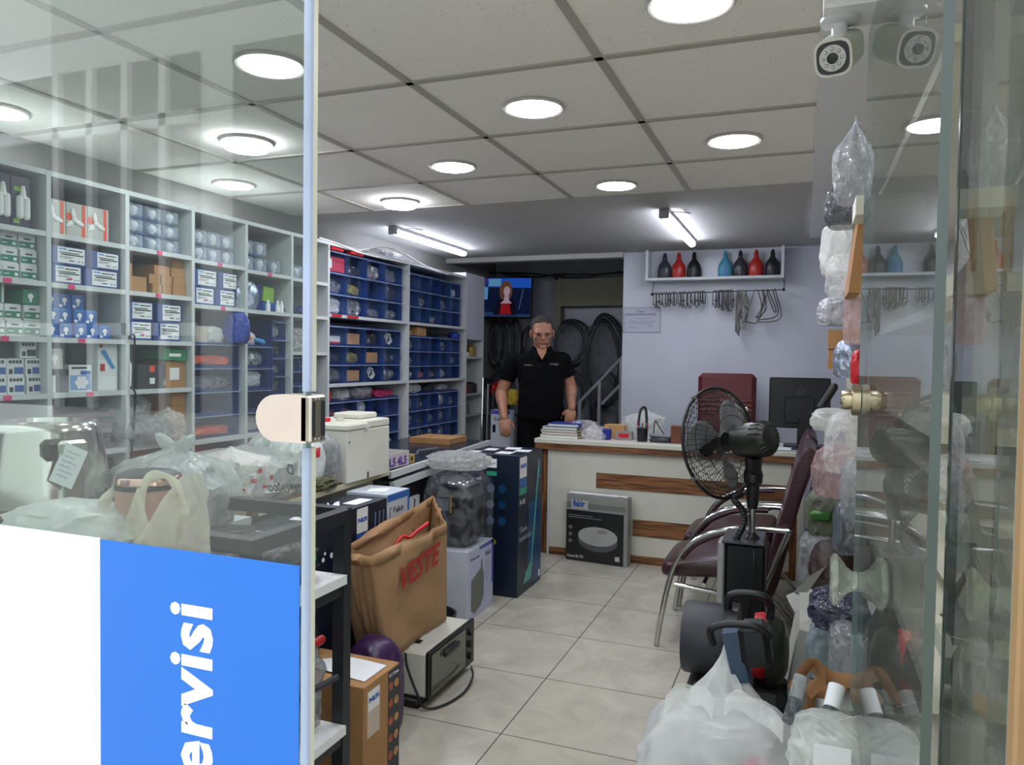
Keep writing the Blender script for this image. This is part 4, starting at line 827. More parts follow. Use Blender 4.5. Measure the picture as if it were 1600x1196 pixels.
B=[(-1.385,2.375,.213),(-1.385,2.87,.213),(-1.50,2.87,.213),(-1.50,2.375,.213)]
T=[(-1.370,2.235,.635),(-1.335,2.760,.650),(-1.45,2.86,.735),(-1.505,2.235,.64)]
o1=bagwall(B,T,20,14,.018,3).build('bag_body',kp,t,smooth=40); md=o1.modifiers.new('s','SOLIDIFY'); md.thickness=.002
b=bagwall([Vector(T[0])+Vector((.002,-.002,-.035)),Vector(T[1])+Vector((.002,.002,-.035)),Vector(T[2])+Vector((-.002,.002,-.035)),Vector(T[3])+Vector((-.002,-.002,-.035))],[Vector(p)+Vector((0,0,.003)) for p in T],20,2,.018,3); o1=b.build('top_hem',mat('kraft_hem','9c7854',.8),t,smooth=40); md=o1.modifiers.new('s','SOLIDIFY'); md.thickness=.003
Rb=Matrix(((.02,.115,.993),(.993,.0,-.02),(0.0,.993,-.115)))
xw=(Vector(T[1])-Vector(T[0])); ex=Vector((.06,.975,.14)).normalized(); ey=Vector((.02,-.20,.98)); ey=(ey-ex*ey.dot(ex)).normalized(); en=ex.cross(ey)
Mt=Matrix((ex,ey,en)).transposed()
text('VESTE',.115,(-1.352,2.40,.470),Mt,mat('bag_red','a8302a',.6,var=0),t,'bag_lettering',bold=.004,shear=.35,width=.29)
tag(MB().box((-1.495,2.47,.216),(-1.415,2.82,.56)).build('boxed_item',paper),'white carton inside the brown paper bag','box')
tag(MB().tube(arc([(-1.45,2.55,.60),(-1.44,2.58,.625),(-1.43,2.62,.615),(-1.42,2.66,.63),(-1.40,2.72,.655)]),.008,8).build('red_strap',redp,smooth=60),'red strap showing at the mouth of the brown paper bag','strap')
tag(MB().cyl((-1.47,2.72,.56),(-1.472,2.74,.745),.003,seg=6).build('thin_stick',mat('dark_brown','3a2418',.6)),'thin dark stick standing in the mouth of the brown paper bag','stick')
# ---- bin with white paper between bag and boxes
tag(MB().lathe([(.09,0),(.12,.10),(.125,.13),(.115,.13),(.085,.01)],(-1.60,3.14,0),20,cap=False).build('waste_tub',black,smooth=50),'black tub on the floor beside the white appliance carton','tub')
tag(MB().box((-1.63,3.12,.05),(-1.60,3.22,.30),rot=RX(.1)@RY(.15)).build('foam_block',paper),'white foam block standing in the black tub','foam block')
bag('crumpled_paper','crumpled clear wrap sticking up beside the foam block','wrap',(-1.66,3.16,.05),(.08,.1,.32),106,fclear,pinch=.5)
# ---- white air fryer carton
o=carton('appliance_carton','pale carton with a green-grey fryer picture standing on the floor under the wrapped machine','box',(-1.80,3.41,0),(-1.535,3.75,.355),mat('pale_carton'))
lav=mat('lavender_print','8f9ac8',.45); deco(o,'lavender_face',(-1.535,3.425,.01),(-1.5344,3.745,.345),mat('pale_lav','b4b9d2',.45))
deco(o,'blue_band',(-1.535,3.56,.335),(-1.5342,3.75,.355),mat('violet_print','4a4fa0',.4)); deco(o,'blue_edge',(-1.535,3.725,.12),(-1.5342,3.75,.355),mat('violet_print'))
fg=mat('fryer_green','6a7066',.5)
MB().prism([(3.46,.05),(3.50,.02),(3.58,.04),(3.62,.08),(3.62,.20),(3.60,.24),(3.60,.28),(3.585,.28),(3.58,.24),(3.54,.225),(3.46,.20)],-1.5344,-1.5336,lambda u,v,h:(h,u,v)).build('fryer_picture',fg,o)
text('Fakir',.04,(-1.5338,3.635,.285),'right',ink,o,width=.075); text('Mr Pure Fryer',.02,(-1.5338,3.45,.30),'right',ink,o,width=.11)
for q in range(7): deco(o,'text_line',(-1.5344,3.64,.255-.017*q),(-1.5339,3.64+(.06 if q%3 else .04),.259-.017*q),inkgrey)
# ---- wrapped fryer
t=thing('wrapped_fryer','black and chrome fryer wrapped in clear stretch film standing on the pale carton','fryer',(-1.69,3.58,.356))
MB().box((-1.775,3.45,.357),(-1.545,3.69,.66),bev=.045).build('body',black,t,smooth=35)
MB().box((-1.765,3.47,.66),(-1.56,3.68,.70),bev=.018).build('lid',mat('dark_chrome','8a8c90',.12,metal=.9),t,smooth=40)
MB().box((-1.72,3.432,.55),(-1.65,3.4395,.61)).build('display',mat('display_grey','5a5f66',.2),t); MB().box((-1.645,3.428,.54),(-1.635,3.4395,.63),bev=.002).build('handle_trim',mat('gold_trim','a88f5a',.3,metal=.7),t)
bagmesh(MB(),(-1.655,3.57,.3575),(.28,.31,.39),107,ridge=.08,freq=3,box=.45).build('stretch_film',film('stretch_film','dfe6ee',fac=.07,rough=.06,bscale=14,bump=1.0,lo=.06,hi=.16),t,smooth=45)
bag('bubble_wrap','bundle of bubble wrap lying on the wrapped fryer','bubble wrap',(-1.675,3.60,.7475),(.29,.24,.085),108,film('bubble_film','f0f2f2',fac=.6,rough=.2,bscale=60,bump=1.5),ridge=.2)
# ---- tall vacuum cartons
o=carton('vacuum_carton','tall navy carton with a long stick vacuum picture standing alone in the aisle','box',(-1.642,3.88,0),(-1.445,4.28,.79),navy)
deco(o,'blue_gradient_panel',(-1.445,4.05,.02),(-1.4443,4.275,.50),mat('deep_blue_print','12406a',.35,var=.5,vscale=5)); deco(o,'brand_tab',(-1.445,3.90,.66),(-1.4441,4.01,.775),pwhite); text('PHILIPS',.03,(-1.4436,3.907,.715),'right',inkblue,o,bold=.001,width=.095)
deco(o,'blue_band',(-1.445,3.90,.61),(-1.4441,4.01,.655),mat('print_blue')); deco(o,'green_band',(-1.445,3.90,.565),(-1.4441,4.01,.605),mat('print_green'))
text('F-1E',.04,(-1.4441,3.905,.51),'right',pwhite,o,width=.08)
text('Cleans',.045,(-1.4441,3.905,.355),'right',mat('faint_print','8fa6b8',.5,var=0),o); text('beyond dust',.045,(-1.4441,3.905,.305),'right',mat('faint_print'),o,width=.20)
tq=mat('turquoise_print','4fa09a',.35); st=mat('print_steel')
MB().tube([(-1.444,4.21,.70),(-1.444,4.14,.33),(-1.444,4.10,.13)],.006,6,flat=.2).build('vacuum_tube_print',tq,o)
MB().prism([(4.19,.62),(4.235,.62),(4.24,.73),(4.20,.74)],-1.4445,-1.4438,lambda u,v,h:(h,u,v)).build('vacuum_body_print',st,o)
MB().prism([(3.98,.05),(4.10,.055),(4.13,.14),(4.08,.15),(4.02,.11)],-1.4445,-1.4438,lambda u,v,h:(h,u,v)).build('vacuum_head_print',tq,o)
deco(o,'stamp',(-1.445,4.235,.03),(-1.4441,4.265,.07),pwhite)
deco(o,'brand_tab',(-1.635,3.8792,.715),(-1.575,3.88,.765),pwhite); deco(o,'green_band',(-1.635,3.8792,.67),(-1.575,3.88,.695),mat('print_green')); text('PHILIPS',.014,(-1.631,3.8788,.735),'front',inkblue,o,width=.05)
for q in range(6):
    x=-1.61+.07*(q%2); z=.60-.09*(q//2)
    MB().cyl((x,3.8794,z),(x,3.88,z),.024,seg=16).build('round_picture',[mat('print_steel'),mat('deep_blue_print')][q%2],o)
MB().ell((-1.60,3.879,.30),(.03,.001,.02),sub=2).build('nozzle_picture',mat('yellow_print','8a8a3a',.5),o)
for q,(x,y) in enumerate(((-1.56,3.97),(-1.50,4.10),(-1.59,4.18))): tag(MB().box((x-.045,y-.05,.7905),(x+.045,y+.05,.7913),rot=RZ(.1*q)).build('delivery_note',paper),'white delivery note on top of the aisle vacuum carton, %s'%['front','right','rear'][q],'paper')
o=carton('vacuum_carton','navy carton with white notes on top, between worktable and aisle vacuum carton','box',(-1.80,3.86,0),(-1.65,4.26,.785),navy)
for q,(x,y) in enumerate(((-1.75,3.97),(-1.70,4.12))): tag(MB().box((x-.04,y-.05,.7855),(x+.03,y+.05,.7863),rot=RZ(.1*q)).build('delivery_note',paper),'white delivery note on top of the inner vacuum carton, %s'%['front','rear'][q],'paper')
o=carton('appliance_carton','narrow white carton with a small black appliance picture standing by the man','box',(-2.205,5.30,0),(-2.05,5.40,.93),mat('pale_carton'))
deco(o,'blue_band',(-2.205,5.2993,.90),(-2.05,5.30,.93),mat('violet_print')); text('Fakir',.038,(-2.18,5.2990,.85),'front',ink,o,width=.09); MB().box((-2.19,5.2992,.76),(-2.165,5.30,.82)).build('appliance_print',black,o)
for q in range(3): deco(o,'text_line',(-2.14,5.2993,.81-.015*q),(-2.08,5.30,.814-.015*q),inkgrey)
# ================================================================ DESK
t=thing('reception_desk','long cream reception desk with dark zebra-wood stripes','desk',(-.8,5.2,0))
MB().box((-1.69,4.83,.755),(.06,5.33,.785),bev=.003).build('desk_top',cream,t)
MB().box((-1.685,4.838,.715),(.055,4.87,.755)).box((-1.685,4.87,.715),(-1.66,5.32,.755)).build('wood_edge',zebra,t)
MB().box((-1.600,4.87,.0),(.02,4.888,.715)).build('front_panel',cream,t)
MB().box((-1.645,4.875,0),(-1.600,4.90,.715)).build('corner_post',zebraz,t)
MB().box((-1.60,4.862,.0),(-1.585,4.87,.715)).build('corner_strip',shelfw,t)
MB().box((-1.263,4.863,.476),(-.03,4.8702,.574)).build('wood_stripe',zebra,t)
MB().box((-1.014,4.863,.18),(-.03,4.8702,.285)).build('wood_stripe',zebra,t)
MB().box((-1.585,4.863,0),(-.03,4.8702,.05)).build('skirting',zebra,t)
MB().box((-.055,4.860,0),(-.015,4.8702,.715)).build('end_post',zebraz,t); MB().box((-.015,4.860,0),(.02,4.8702,.715)).build('end_strip',cream,t)
MB().box((-1.64,4.90,0),(-1.62,5.30,.715)).build('side_panel',cream,t); MB().box((0,4.89,0),(.02,5.30,.715)).build('side_panel',cream,t)
MB().box((-.015,4.9,.10),(0.04,5.28,.13)).build('foot_rail',zebra,t)
# exec chair
leath=mat('red_leather','5e2024',.38,bump=.12,bscale=120,var=.1); mar=mat('maroon_leather','3a1f26',.3,bump=.15,bscale=90,var=.15)
t=thing('office_chair','dark red leather executive chair with a high padded back behind the desk','chair',(-.52,5.72,0))
MB().box((-.725,5.70,.70),(-.315,5.78,1.235),bev=.03).build('backrest',leath,t,smooth=35)
for z in (.965,1.0,1.035): MB().cap((-.70,5.70,z),(-.34,5.70,z),.009).build('back_seam_roll',leath,t,smooth=60)
MB().box((-.74,5.58,.45),(-.30,5.74,.54),bev=.03).build('seat',leath,t,smooth=35)
MB().cyl((-.52,5.66,.10),(-.52,5.66,.45),.03).build('gas_column',chrome,t,smooth=40)
for k in range(5):
    a=k*2*math.pi/5+.3; MB().cap((-.52,5.66,.08),(-.52+.22*math.cos(a),5.66+.22*math.sin(a),.05),.022,.014).build('base_arm',black,t,smooth=50)
for s_ in (-1,1): MB().tube(arc([(-.52+.235*s_,5.72,.50),(-.52+.25*s_,5.68,.62),(-.52+.25*s_,5.60,.66)]),.015,8).build('armrest',black,t,smooth=50)
# monitor
t=thing('computer_monitor','black desktop monitor seen from behind on its stand at the desk end','monitor',(-.03,5.2,.785))
R_=RZ(-.12)
def mr(mb,c=(-.02,5.2,0),R=RZ(.05)@RX(-.06)): mb.v=[R@(v-Vector((c[0],c[1],1.06)))+Vector((c[0],c[1],1.06)) for v in mb.v]; return mb
mr(MB().box((-.205,5.19,.90),(.165,5.215,1.225),bev=.008)).build('back_shell',black,t,smooth=35)
mr(MB().box((-.11,5.180,.93),(.07,5.192,1.10),bev=.008)).build('rear_bulge',black,t,smooth=35)
mr(MB().lathe([(.022,0),(.022,.002),(.018,.002),(.018,0)],(-.01,5.190,1.135),24,axis=(0,-1,0),cap=False)).build('logo_ring',mat('logo_grey','4a4d52',.3),t); text('DELL',.012,(-.025,5.186,1.131),'front',mat('logo_grey'),t,width=.03)
MB().box((-.03,5.16,.79),(.06,5.19,.96),bev=.008).build('stand',black,t,smooth=35); MB().box((-.11,5.08,.786),(.14,5.26,.798),bev=.005).build('stand_base',black,t,smooth=35)
# visitor chairs
def vchair(lab):
    y0,y1=3.49,4.035; t=thing('visitor_chair',lab,'chair',(-.33,3.76,0),'maroon visitor chairs')
    b=MB(); n_=14
    def prof(u): # seat centreline x,z from front to back
        x=-.615+.50*u; z=.375+.075*min(1,u*3.2)**.6-.02*u; return x,z
    def seat(u,v,s_):
        x,z=prof(u); e=math.sin(math.pi*min(1,max(0,v)))**.3; return Vector((x,y0+.025+.495*v,z+s_*(.040*e if s_>0 else .045)))
    b.box((-.615,y0+.02,.335),(-.12,y1-.02,.44),bev=.035); 
    for i,v in enumerate(b.v):
        u=(v.x+.615)/.495; b.v[i]=Vector((v.x,v.y,v.z-.055*max(0,1-u*3)**2+.03*(1 if v.z>.4 else 0)*math.sin(min(1,u*2)*math.pi/2)))
    o=b.build('seat',mar,t,smooth=60); md=o.modifiers.new('s','SUBSURF'); md.levels=md.render_levels=2; 
    b=MB(); secs=[]
    pts=[(-.165,.20),(-.125,.30),(-.10,.42),(-.075,.54),(-.045,.66),(-.015,.78),(.012,.87),(.035,.93),(.03,.955)]
    for i,(x,z) in enumerate(pts):
        th=[.02,.045,.05,.048,.046,.045,.055,.048,.02][i]; secs.append([(x-th*.6,z+th*.2),(x+th*.75,z-th*.2)])
    for i in range(len(secs)):
        for (x,z) in secs[i]: b.v+= [Vector((x,y0+.03,z)),Vector((x,y1-.03,z))]
    b.v=b.v; n=len(secs)
    for i in range(n-1):
        a=i*4; c=a+4
        b.f+=[(a,a+1,c+1,c),(a+2,c+2,c+3,a+3),(a,c,c+2,a+2),(a+1,a+3,c+3,c+1)]; b.m+=[0]*4
    b.f+=[(0,2,3,1),(n*4-4,n*4-3,n*4-1,n*4-2)]; b.m+=[0]*2
    o=b.build('backrest',mar,t,smooth=60); bv=o.modifiers.new('b','BEVEL'); bv.width=.02; bv.segments=3; md=o.modifiers.new('s','SUBSURF'); md.levels=md.render_levels=1
    for y in (y0,y1):
        MB().tube(arc([(-.607,y,0.006),(-.585,y,.15),(-.555,y,.30),(-.515,y,.42),(-.44,y,.51),(-.33,y,.565),(-.20,y,.585),(-.055,y,.59),(-.045,y,.585),(-.075,y,.50),(-.125,y,.36),(-.16,y,.27)]),.0125,10).build('frame_tube',chrome,t,smooth=60)
        MB().tube(arc([(-.50,y,.425),(-.435,y,.495),(-.33,y,.548),(-.22,y,.566),(-.15,y,.57)]),.013,8).build('arm_pad',mar,t,smooth=60)
        MB().tube([(-.53,y,.30),(-.25,y+(.02 if y<3.7 else -.02),.27),(-.02,y,.006)],.011,8).build('rear_leg',chrome,t,smooth=60)
    MB().cyl((-.40,y0,.31),(-.40,y1,.31),.010).build('cross_bar',chrome,t,smooth=40); MB().cyl((-.16,y0,.27),(-.16,y1,.27),.010).build('cross_bar',chrome,t,smooth=40)
    return t
vc=vchair('maroon leather visitor chair with chrome tube arms, nearest the misting fan')
copytree(vc,(.01,.62,0),label='maroon leather visitor chair with chrome arms, farther one against the desk front')
# fan
t=thing('misting_fan','black pedestal misting fan with a wire cage standing on a tall water tank','fan',(-.17,2.98,0))
fc=Vector((-.292,3.0,1.012)); bd=(Vector((math.sin(math.radians(-57))*.985,math.cos(math.radians(-57))*.985,-.17))).normalized()
fx=bd.cross(Vector((0,0,1))).normalized(); fz=fx.cross(bd)
fp=lambda r,a,d: fc+fx*(r*math.cos(a))+fz*(r*math.sin(a))+bd*d
R0=.212
def ringpts(r,d,n=48): return [fp(r,2*math.pi*k/n,d) for k in range(n)]
MB().tube(ringpts(R0,.0),.006,8,closed=True).build('cage_rim',black,t,smooth=60)
for nm_,sg in (('front_guard',1),('rear_guard',-1)):
    b=MB(); dd=lambda r:sg*.075*(1-(r/R0)**2.5)
    for k in range(56):
        a=2*math.pi*k/56; b.tube([fp(r,a,dd(r)) for r in (.045,.09,.13,.165,.19,.205,R0)],.0013,4)
    for r in ((.06,.09,.12,.15,.175,.195,.206) if sg>0 else (.06,.10,.14,.175,.20)): b.tube(ringpts(r,dd(r)+sg*.001),.0015,4,closed=True)
    if sg>0: b.cyl(fp(0,0,.068),fp(0,0,.074),.05,seg=24)
    b.build(nm_,black,t)
for k in range(4):
    a=2*math.pi*k/4+1.0*.0+math.radians(35); MB().cyl(fp(R0+.004,a,-.008),fp(R0+.004,a,.008),.007,seg=8).build('cage_clip',chrome,t)
bl=mat('fan_blade','8f9496',.35,alpha=.75)
for k in range(3):
    a0=2*math.pi*k/3+.6
    def blf(u,v,a0=a0):
        r=.035+.155*u; w_=.95*(math.sin(math.pi*(.12+.80*u))**.7); return fp(r,a0+(v-.5)*w_+u*.3,-.018+.036*v)
    o=MB().grid(blf,10,8).build('fan_blade',bl,t,smooth=60); md=o.modifiers.new('s','SOLIDIFY'); md.thickness=.002
MB().lathe([(.038,-.03),(.04,.01),(.025,.03),(.001,.034)],fc,20,axis=bd).build('hub',black,t,smooth=50)
mg=mat('motor_green','1d241e',.35,var=.08)
MB().lathe([(.035,-.075),(.058,-.085),(.063,-.11),(.065,-.195),(.062,-.212),(.050,-.228),(.001,-.234)],fc,28,axis=bd).build('motor_housing',mg,t,smooth=35)
b=MB()
for k in range(20):
    a=2*math.pi*k/20; b.tube([fp(.0655,a,-.175),fp(.063,a,-.212),fp(.045,a,-.231)],.003,4)
b.build('vent_ribs',black,t)
px_=-.168; py_=2.99; zt_=.93
MB().cyl((px_,py_,.905),tuple(fp(0,0,-.155)-Vector((0,0,.05))),.028,.034).build('tilt_bracket',black,t,smooth=50)
MB().lathe([(.018,.77),(.022,.80),(.024,.86),(.034,.87),(.036,.90),(.028,.925),(.001,.93)],(px_,py_,0),20).build('neck',black,t,smooth=40)
MB().cyl((px_,py_,.655),(px_,py_,.78),.0125,seg=16).build('pole',chrome,t,smooth=40)
MB().lathe([(.03,.65),(.03,.66),(.018,.672),(.015,.68)],(px_,py_,0),18).build('collar',black,t,smooth=40)
MB().box((-.255,2.90,.03),(-.115,3.12,.650),bev=.008).build('water_tank',black,t,smooth=35)
MB().box((-.283,2.895,.03),(-.257,2.99,.655),bev=.006).build('tank_trim',mat('silver_trim','a4a6a6',.35,metal=.4),t,smooth=35)
MB().box((-.27,2.89,.650),(-.12,3.13,.658),bev=.003).build('tank_lid',mat('tank_lid','3a3d42',.25),t,smooth=35)
MB().box((-.32,2.87,.0),(-.08,3.15,.03),bev=.01).build('base',black,t,smooth=35)
b=MB(); hp=arc([fp(R0,-1.25,-.02),(-.235,2.99,.80),(-.205,2.98,.765),(-.195,2.97,.72),(-.215,2.95,.67),(-.225,2.95,.655)],8)
hr=[.0115+.0022*(i%2) for i in range(len(hp))]; b.tube(hp,hr,10).build('corrugated_hose',black,t,smooth=30)
MB().tube(arc([(-.16,2.93,.66),(-.15,2.87,.60),(-.155,2.88,.50),(-.17,2.885,.40),(-.185,2.88,.33)]),.003,6).build('power_cord',black,t,smooth=60)
# robot vacuum carton
rvc=o=MB().box((-1.435,4.785,0),(-1.015,4.86,.44),bev=.002).build('robot_vacuum_carton',mat('grey_card_print','8d8f8c',.45)); tag(o,'grey and black carton with a round robot vacuum picture leaning at the desk front','box')
yf=4.7845
deco(o,'dark_panel',(-1.435,yf-.0005,.003),(-1.04,yf+.001,.335),mat('carton_black','232324',.35)); deco(o,'grey_band',(-1.435,yf-.0006,.350),(-1.03,yf+.001,.385),mat('band_grey','73746f',.5)); deco(o,'logo_field',(-1.40,yf-.0010,.345),(-1.285,yf+.0008,.400),mat('logo_field','b8bab4',.5))
text('fakir',.058,(-1.388,yf-.0016,.360),'front',inkblue,o,'brand_lettering',bold=.0022,width=.085)
MB().prism([( -1.215+.135*math.cos(a),.145+.070*math.sin(a)) for a in [k*math.pi/16 for k in range(32)]],yf-.0012,yf-.0004,lambda u,v,h:(u,h,v)).build('robot_side_print',mat('robot_dark','55585a',.4),o)
MB().prism([( -1.215+.135*math.cos(a),.175+.062*math.sin(a)) for a in [k*math.pi/16 for k in range(32)]],yf-.0017,yf-.0011,lambda u,v,h:(u,h,v)).build('robot_top_print',mat('robot_white','a7aaa6',.4),o)
MB().prism([( -1.185+.035*math.cos(a),.208+.014*math.sin(a)) for a in [k*math.pi/12 for k in range(24)]],yf-.0022,yf-.0016,lambda u,v,h:(u,h,v)).build('robot_turret_print',mat('robot_grey','8a8d8a',.4),o)
for q in range(3): MB().cyl((-1.405,yf-.0012,.22-.045*q),(-1.405,yf,.22-.045*q),.013,seg=16).build('round_icon',mat('icon_grey','6f716e',.5),o)
for q in range(2): deco(o,'text_line',(-1.42,yf-.0009,.300-.014*q),(-1.25+.06*q,yf,.304-.014*q),inkgrey)
text('Robert RS 770',.026,(-1.425,yf-.0012,.022),'front',pwhite,o,'model_lettering',width=.11); deco(o,'approval_mark',(-1.095,yf-.0012,.03),(-1.065,yf,.06),mat('logo_field'))
o=tag(MB().grid(lambda u,v:Vector((-1.43+.40*u,4.79+.07*v,.4425+.006*abs(nz((u*6,v*3,1))))),20,4).build('white_tape',pwhite),'strip of torn white tape along the top of the robot vacuum carton','tape')
rvc.rotation_euler=(0,0,-.10); rvc.location.y-=.028; o.rotation_euler=(0,0,-.10); o.location.y-=.028
# ================================================================ THINGS ON THE DESK
zd=.7855
for q,(w_,d_,h_,x,m_,lab) in enumerate(((.27,.20,.022,-1.54,mat('book_cream','b8ad92',.6),'thick cream ledger at the bottom of the pile on the desk corner'),(.26,.19,.018,-1.535,mat('book_brown','8a7358',.6),'brown ledger, second from the bottom of the pile'),(.26,.19,.016,-1.54,mat('book_beige','a39a86',.6),'beige notebook in the middle of the pile'),(.25,.19,.020,-1.535,mat('book_green','78827a',.6),'grey-green book under the blue one'),(.22,.17,.022,-1.51,mat('book_blue','20368c',.45),'blue book on top of the pile at the desk corner'))):
    z=zd+[0,.0225,.041,.0575,.078][q]; t=thing('book',lab,'book',(x,5.0,z),'books piled on the desk corner')
    MB().box((x-w_/2,4.90,z),(x+w_/2,4.90+d_,z+.003)).box((x-w_/2,4.90,z+h_-.003),(x+w_/2,4.90+d_,z+h_)).box((x+w_/2-.003,4.90,z),(x+w_/2,4.90+d_,z+h_)).build('cover',m_,t); MB().box((x-w_/2+.004,4.904,z+.003),(x+w_/2-.003,4.90+d_-.004,z+h_-.003)).build('pages',paper,t)
for q,(x,w_) in enumerate(((-1.405,.16),(-1.31,.14),(-1.345,.12))): bag('film_pile','crumpled clear film on the desk beside the books, '+['left heap','right heap','rear heap'][q],'film',(x,[5.05,5.0,5.18][q],zd),(w_,.14,.07+.05*(q==0)),110+q,fclear,ridge=.3)
t=thing('ink_bottle','blue square bottle with a yellow cap on the desk','bottle',(-1.225,4.98,zd)); MB().box((-1.255,4.96,zd),(-1.195,5.0,zd+.075),bev=.008).build('bottle',mat('bottle_blue','1f2a86',.35),t,smooth=40); MB().cyl((-1.225,4.98,zd+.075),(-1.225,4.98,zd+.09),.011).build('cap',yellow,t,smooth=40)
tag(MB().box((-1.27,5.08,zd),(-1.13,5.2,zd+.09)).build('small_carton',card2),'small brown carton behind the blue bottle','box')
tag(MB().box((-1.17,5.0,zd),(-1.06,5.06,zd+.055)).slot(1).box((-1.15,4.9993,zd+.015),(-1.08,5.0,zd+.045)).build('retail_box',[mat('box_grey','8a8684',.5),redp]),'grey retail box with a red picture on the desk','box')
bag('film_bag','white crumpled carrier bag leaning at the wall side of the desk','bag',(-1.05,5.21,zd),(.26,.18,.20),115,fmilk,pinch=.3,lean=(.05,0))
t=thing('pen_holder','black mesh pen holder with coloured pens on the desk','pen holder',(-.985,4.98,zd)); MB().lathe([(.033,0),(.036,.09),(.034,.09),(.031,.004)],(-.985,4.98,zd),20,cap=False).build('cup',mat('mesh_black','17181b',.5,alpha=.75),t,smooth=40)
for q,(a,m_) in enumerate(((.3,redp),(1.5,yellow),(2.4,bluec),(3.6,redp),(4.9,black),(5.6,lblue))): tag(MB().cyl((-.985+.012*math.cos(a),4.98+.012*math.sin(a),zd+.006),(-.985+.034*math.cos(a),4.98+.034*math.sin(a),zd+.125),.0035,seg=8).build('pen',m_),'%s pen standing in the mesh holder, %s'%(['red','yellow','blue','red','black','light blue'][q],['right','rear','left rear','left','front','front right'][q]),'pen','pens in the holder')
tag(MB().tube(arc([(-1.03,5.05,zd+.1),(-1.02,5.08,zd+.2),(-.99,5.1,zd+.21),(-.975,5.08,zd+.08)]),.009,8).build('stirring_tool',black,smooth=60),'black curved tool behind the pen holder','tool')
tag(MB().tube(arc([(-.93,5.07,zd+.03),(-.92,5.08,zd+.13),(-.89,5.07,zd+.09),(-.85,5.06,zd+.03),(-.865,5.05,zd+.01)]),.004,6).build('cable_loop',black,smooth=60),'thin black cable loop right of the pen holder','cable')
t=thing('telephone','grey and black desk telephone next to the pen holder','telephone',(-.87,5.0,zd)); MB().box((-.935,4.95,zd),(-.80,5.06,zd+.03),bev=.01).build('base',darkg,t,smooth=40); MB().cap((-.93,5.0,zd+.042),(-.81,5.0,zd+.038),.013).build('handset',grey,t,smooth=50)
tag(MB().box((-.795,4.95,zd),(-.715,5.03,zd+.115),bev=.002).build('wooden_box',mat('wood_brown','6b3a24',.45)),'reddish brown wooden block on the desk behind the fan cage','block')
for q,(x,y,a) in enumerate(((-.20,4.98,.2),(-.14,5.02,-.15),(-.27,5.05,.5),(-.12,4.93,.1))): tag(MB().box((x-.09,y-.06,zd+.0012*q),(x+.09,y+.06,zd+.0012*q+.001),rot=RZ(a)).build('document',paper),'loose white sheet on the desk left of the monitor, %s'%['bottom','second','third','top'][q],'paper','sheets by the monitor')
tag(MB().box((-.06,4.90,zd),(.04,4.98,zd+.012),bev=.004).build('computer_mouse_pad',black),'dark pad under the monitor stand front','pad')
# cables behind the desk end
for q,pts in enumerate((((1262,690),(1275,715),(1268,760),(1262,810),(1268,850)),((1272,690),(1282,720),(1275,780),(1265,830)),((1285,700),(1290,730),(1278,770),(1262,800)),((1262,800),(1275,805),(1290,812)),((1258,850),(1280,848),(1292,856)))):
    P3=[ay(a,b_,5.345+.012*q) for a,b_ in pts]; tag(MB().tube(arc(P3),.0055,6).build('cable',black,smooth=60),'black cable hanging behind the desk end, %s'%['leftmost','middle one','rightmost','short one crossing the white box','lowest one near the floor pile'][q],'cable','cables behind the desk end')
# ================================================================ WINDOW LEDGE WITH POT AND BAGS
t=thing('window_ledge','low dark ledge behind the shopfront glass carrying the steel pot and bags','ledge',(-1.9,1.3,0))
MB().box((-2.45,.98,.775),(-1.215,1.355,.80)).box((-2.45,1.355,.775),(-1.66,1.98,.80)).build('ledge_top',shelfw,t)
for x,y in ((-2.42,1.0),(-1.26,1.0),(-2.42,1.94),(-1.70,1.94)): MB().box((x-.02,y-.0,0),(x+.02,y+.03,.775)).build('leg',blackm,t)
t=thing('steel_pot','large conical stainless steel appliance pot on a black base with a paper note','pot',(-1.985,1.5,.80))
ss=mat('stainless','c4c2bc',.16,metal=1,var=.06,vscale=4)
MB().lathe([(.176,.80),(.176,.85),(.185,.885),(.186,.905),(.180,.915)],(-1.985,1.5,0),40).build('base',mat('base_black','1b1c20',.35),t,smooth=40)
MB().lathe([(.1805,.915),(.178,.93),(.150,1.105),(.146,1.122),(.138,1.132),(.120,1.133),(.118,1.120),(.10,1.115)],(-1.985,1.5,0),48,cap=False).build('steel_body',ss,t,smooth=40)
MB().lathe([(.10,1.112),(.06,1.118),(.001,1.12)],(-1.985,1.5,0),32,cap=False).build('rim_plate',mat('dark_chrome'),t,smooth=60)
Rh=RZ(1.2); hc=Vector((-1.985,1.5,0))
def ph(mb): mb.v=[Rh@v+hc for v in mb.v]; return mb
ph(MB().box((-.045,-.185,1.040),(.052,-.135,1.095),bev=.012)).build('handle_block',black,t,smooth=35)
ph(MB().box((-.015,-.200,1.043),(.055,-.183,1.093),bev=.010)).build('handle_cover',ss,t,smooth=35)
o=MB().box((-.042,-.002,-.068),(.042,0,.068)); o.v=[Vector((-1.79,1.43,1.045))+RZ(.75)@(RX(-.12)@(RY(.42)@v)) for v in o.v]; o=tag(o.build('paper_note',paper),'white handwritten paper note taped to the steel pot','note'); o.scale=(.68,.68,.78)
for q in range(6):
    b=MB(); base=Vector((-1.79,1.43,1.045)); zz=.045-.017*q
    pts=[]
    for k in range(14): pts.append(base+RZ(.75)@(RX(-.12)@(RY(.42)@Vector((-.028+.004*k,-.003,zz+.0035*math.sin(k*2.1+q))))))
    b.tube(pts[:14-(q*3)%6],.0006,4).build('handwriting',ink,o)
fgc=film('grey_carrier','d9dcdb',fac=.72,rough=.25,bscale=13,bump=.8,trans=.4)
bag('carrier_bag','white crumpled carrier bag lying beside the steel pot','bag',(-1.52,1.20,.8005),(.32,.20,.20),201,fwhite,ridge=.2,freq=2.6,lean=(.05,0))
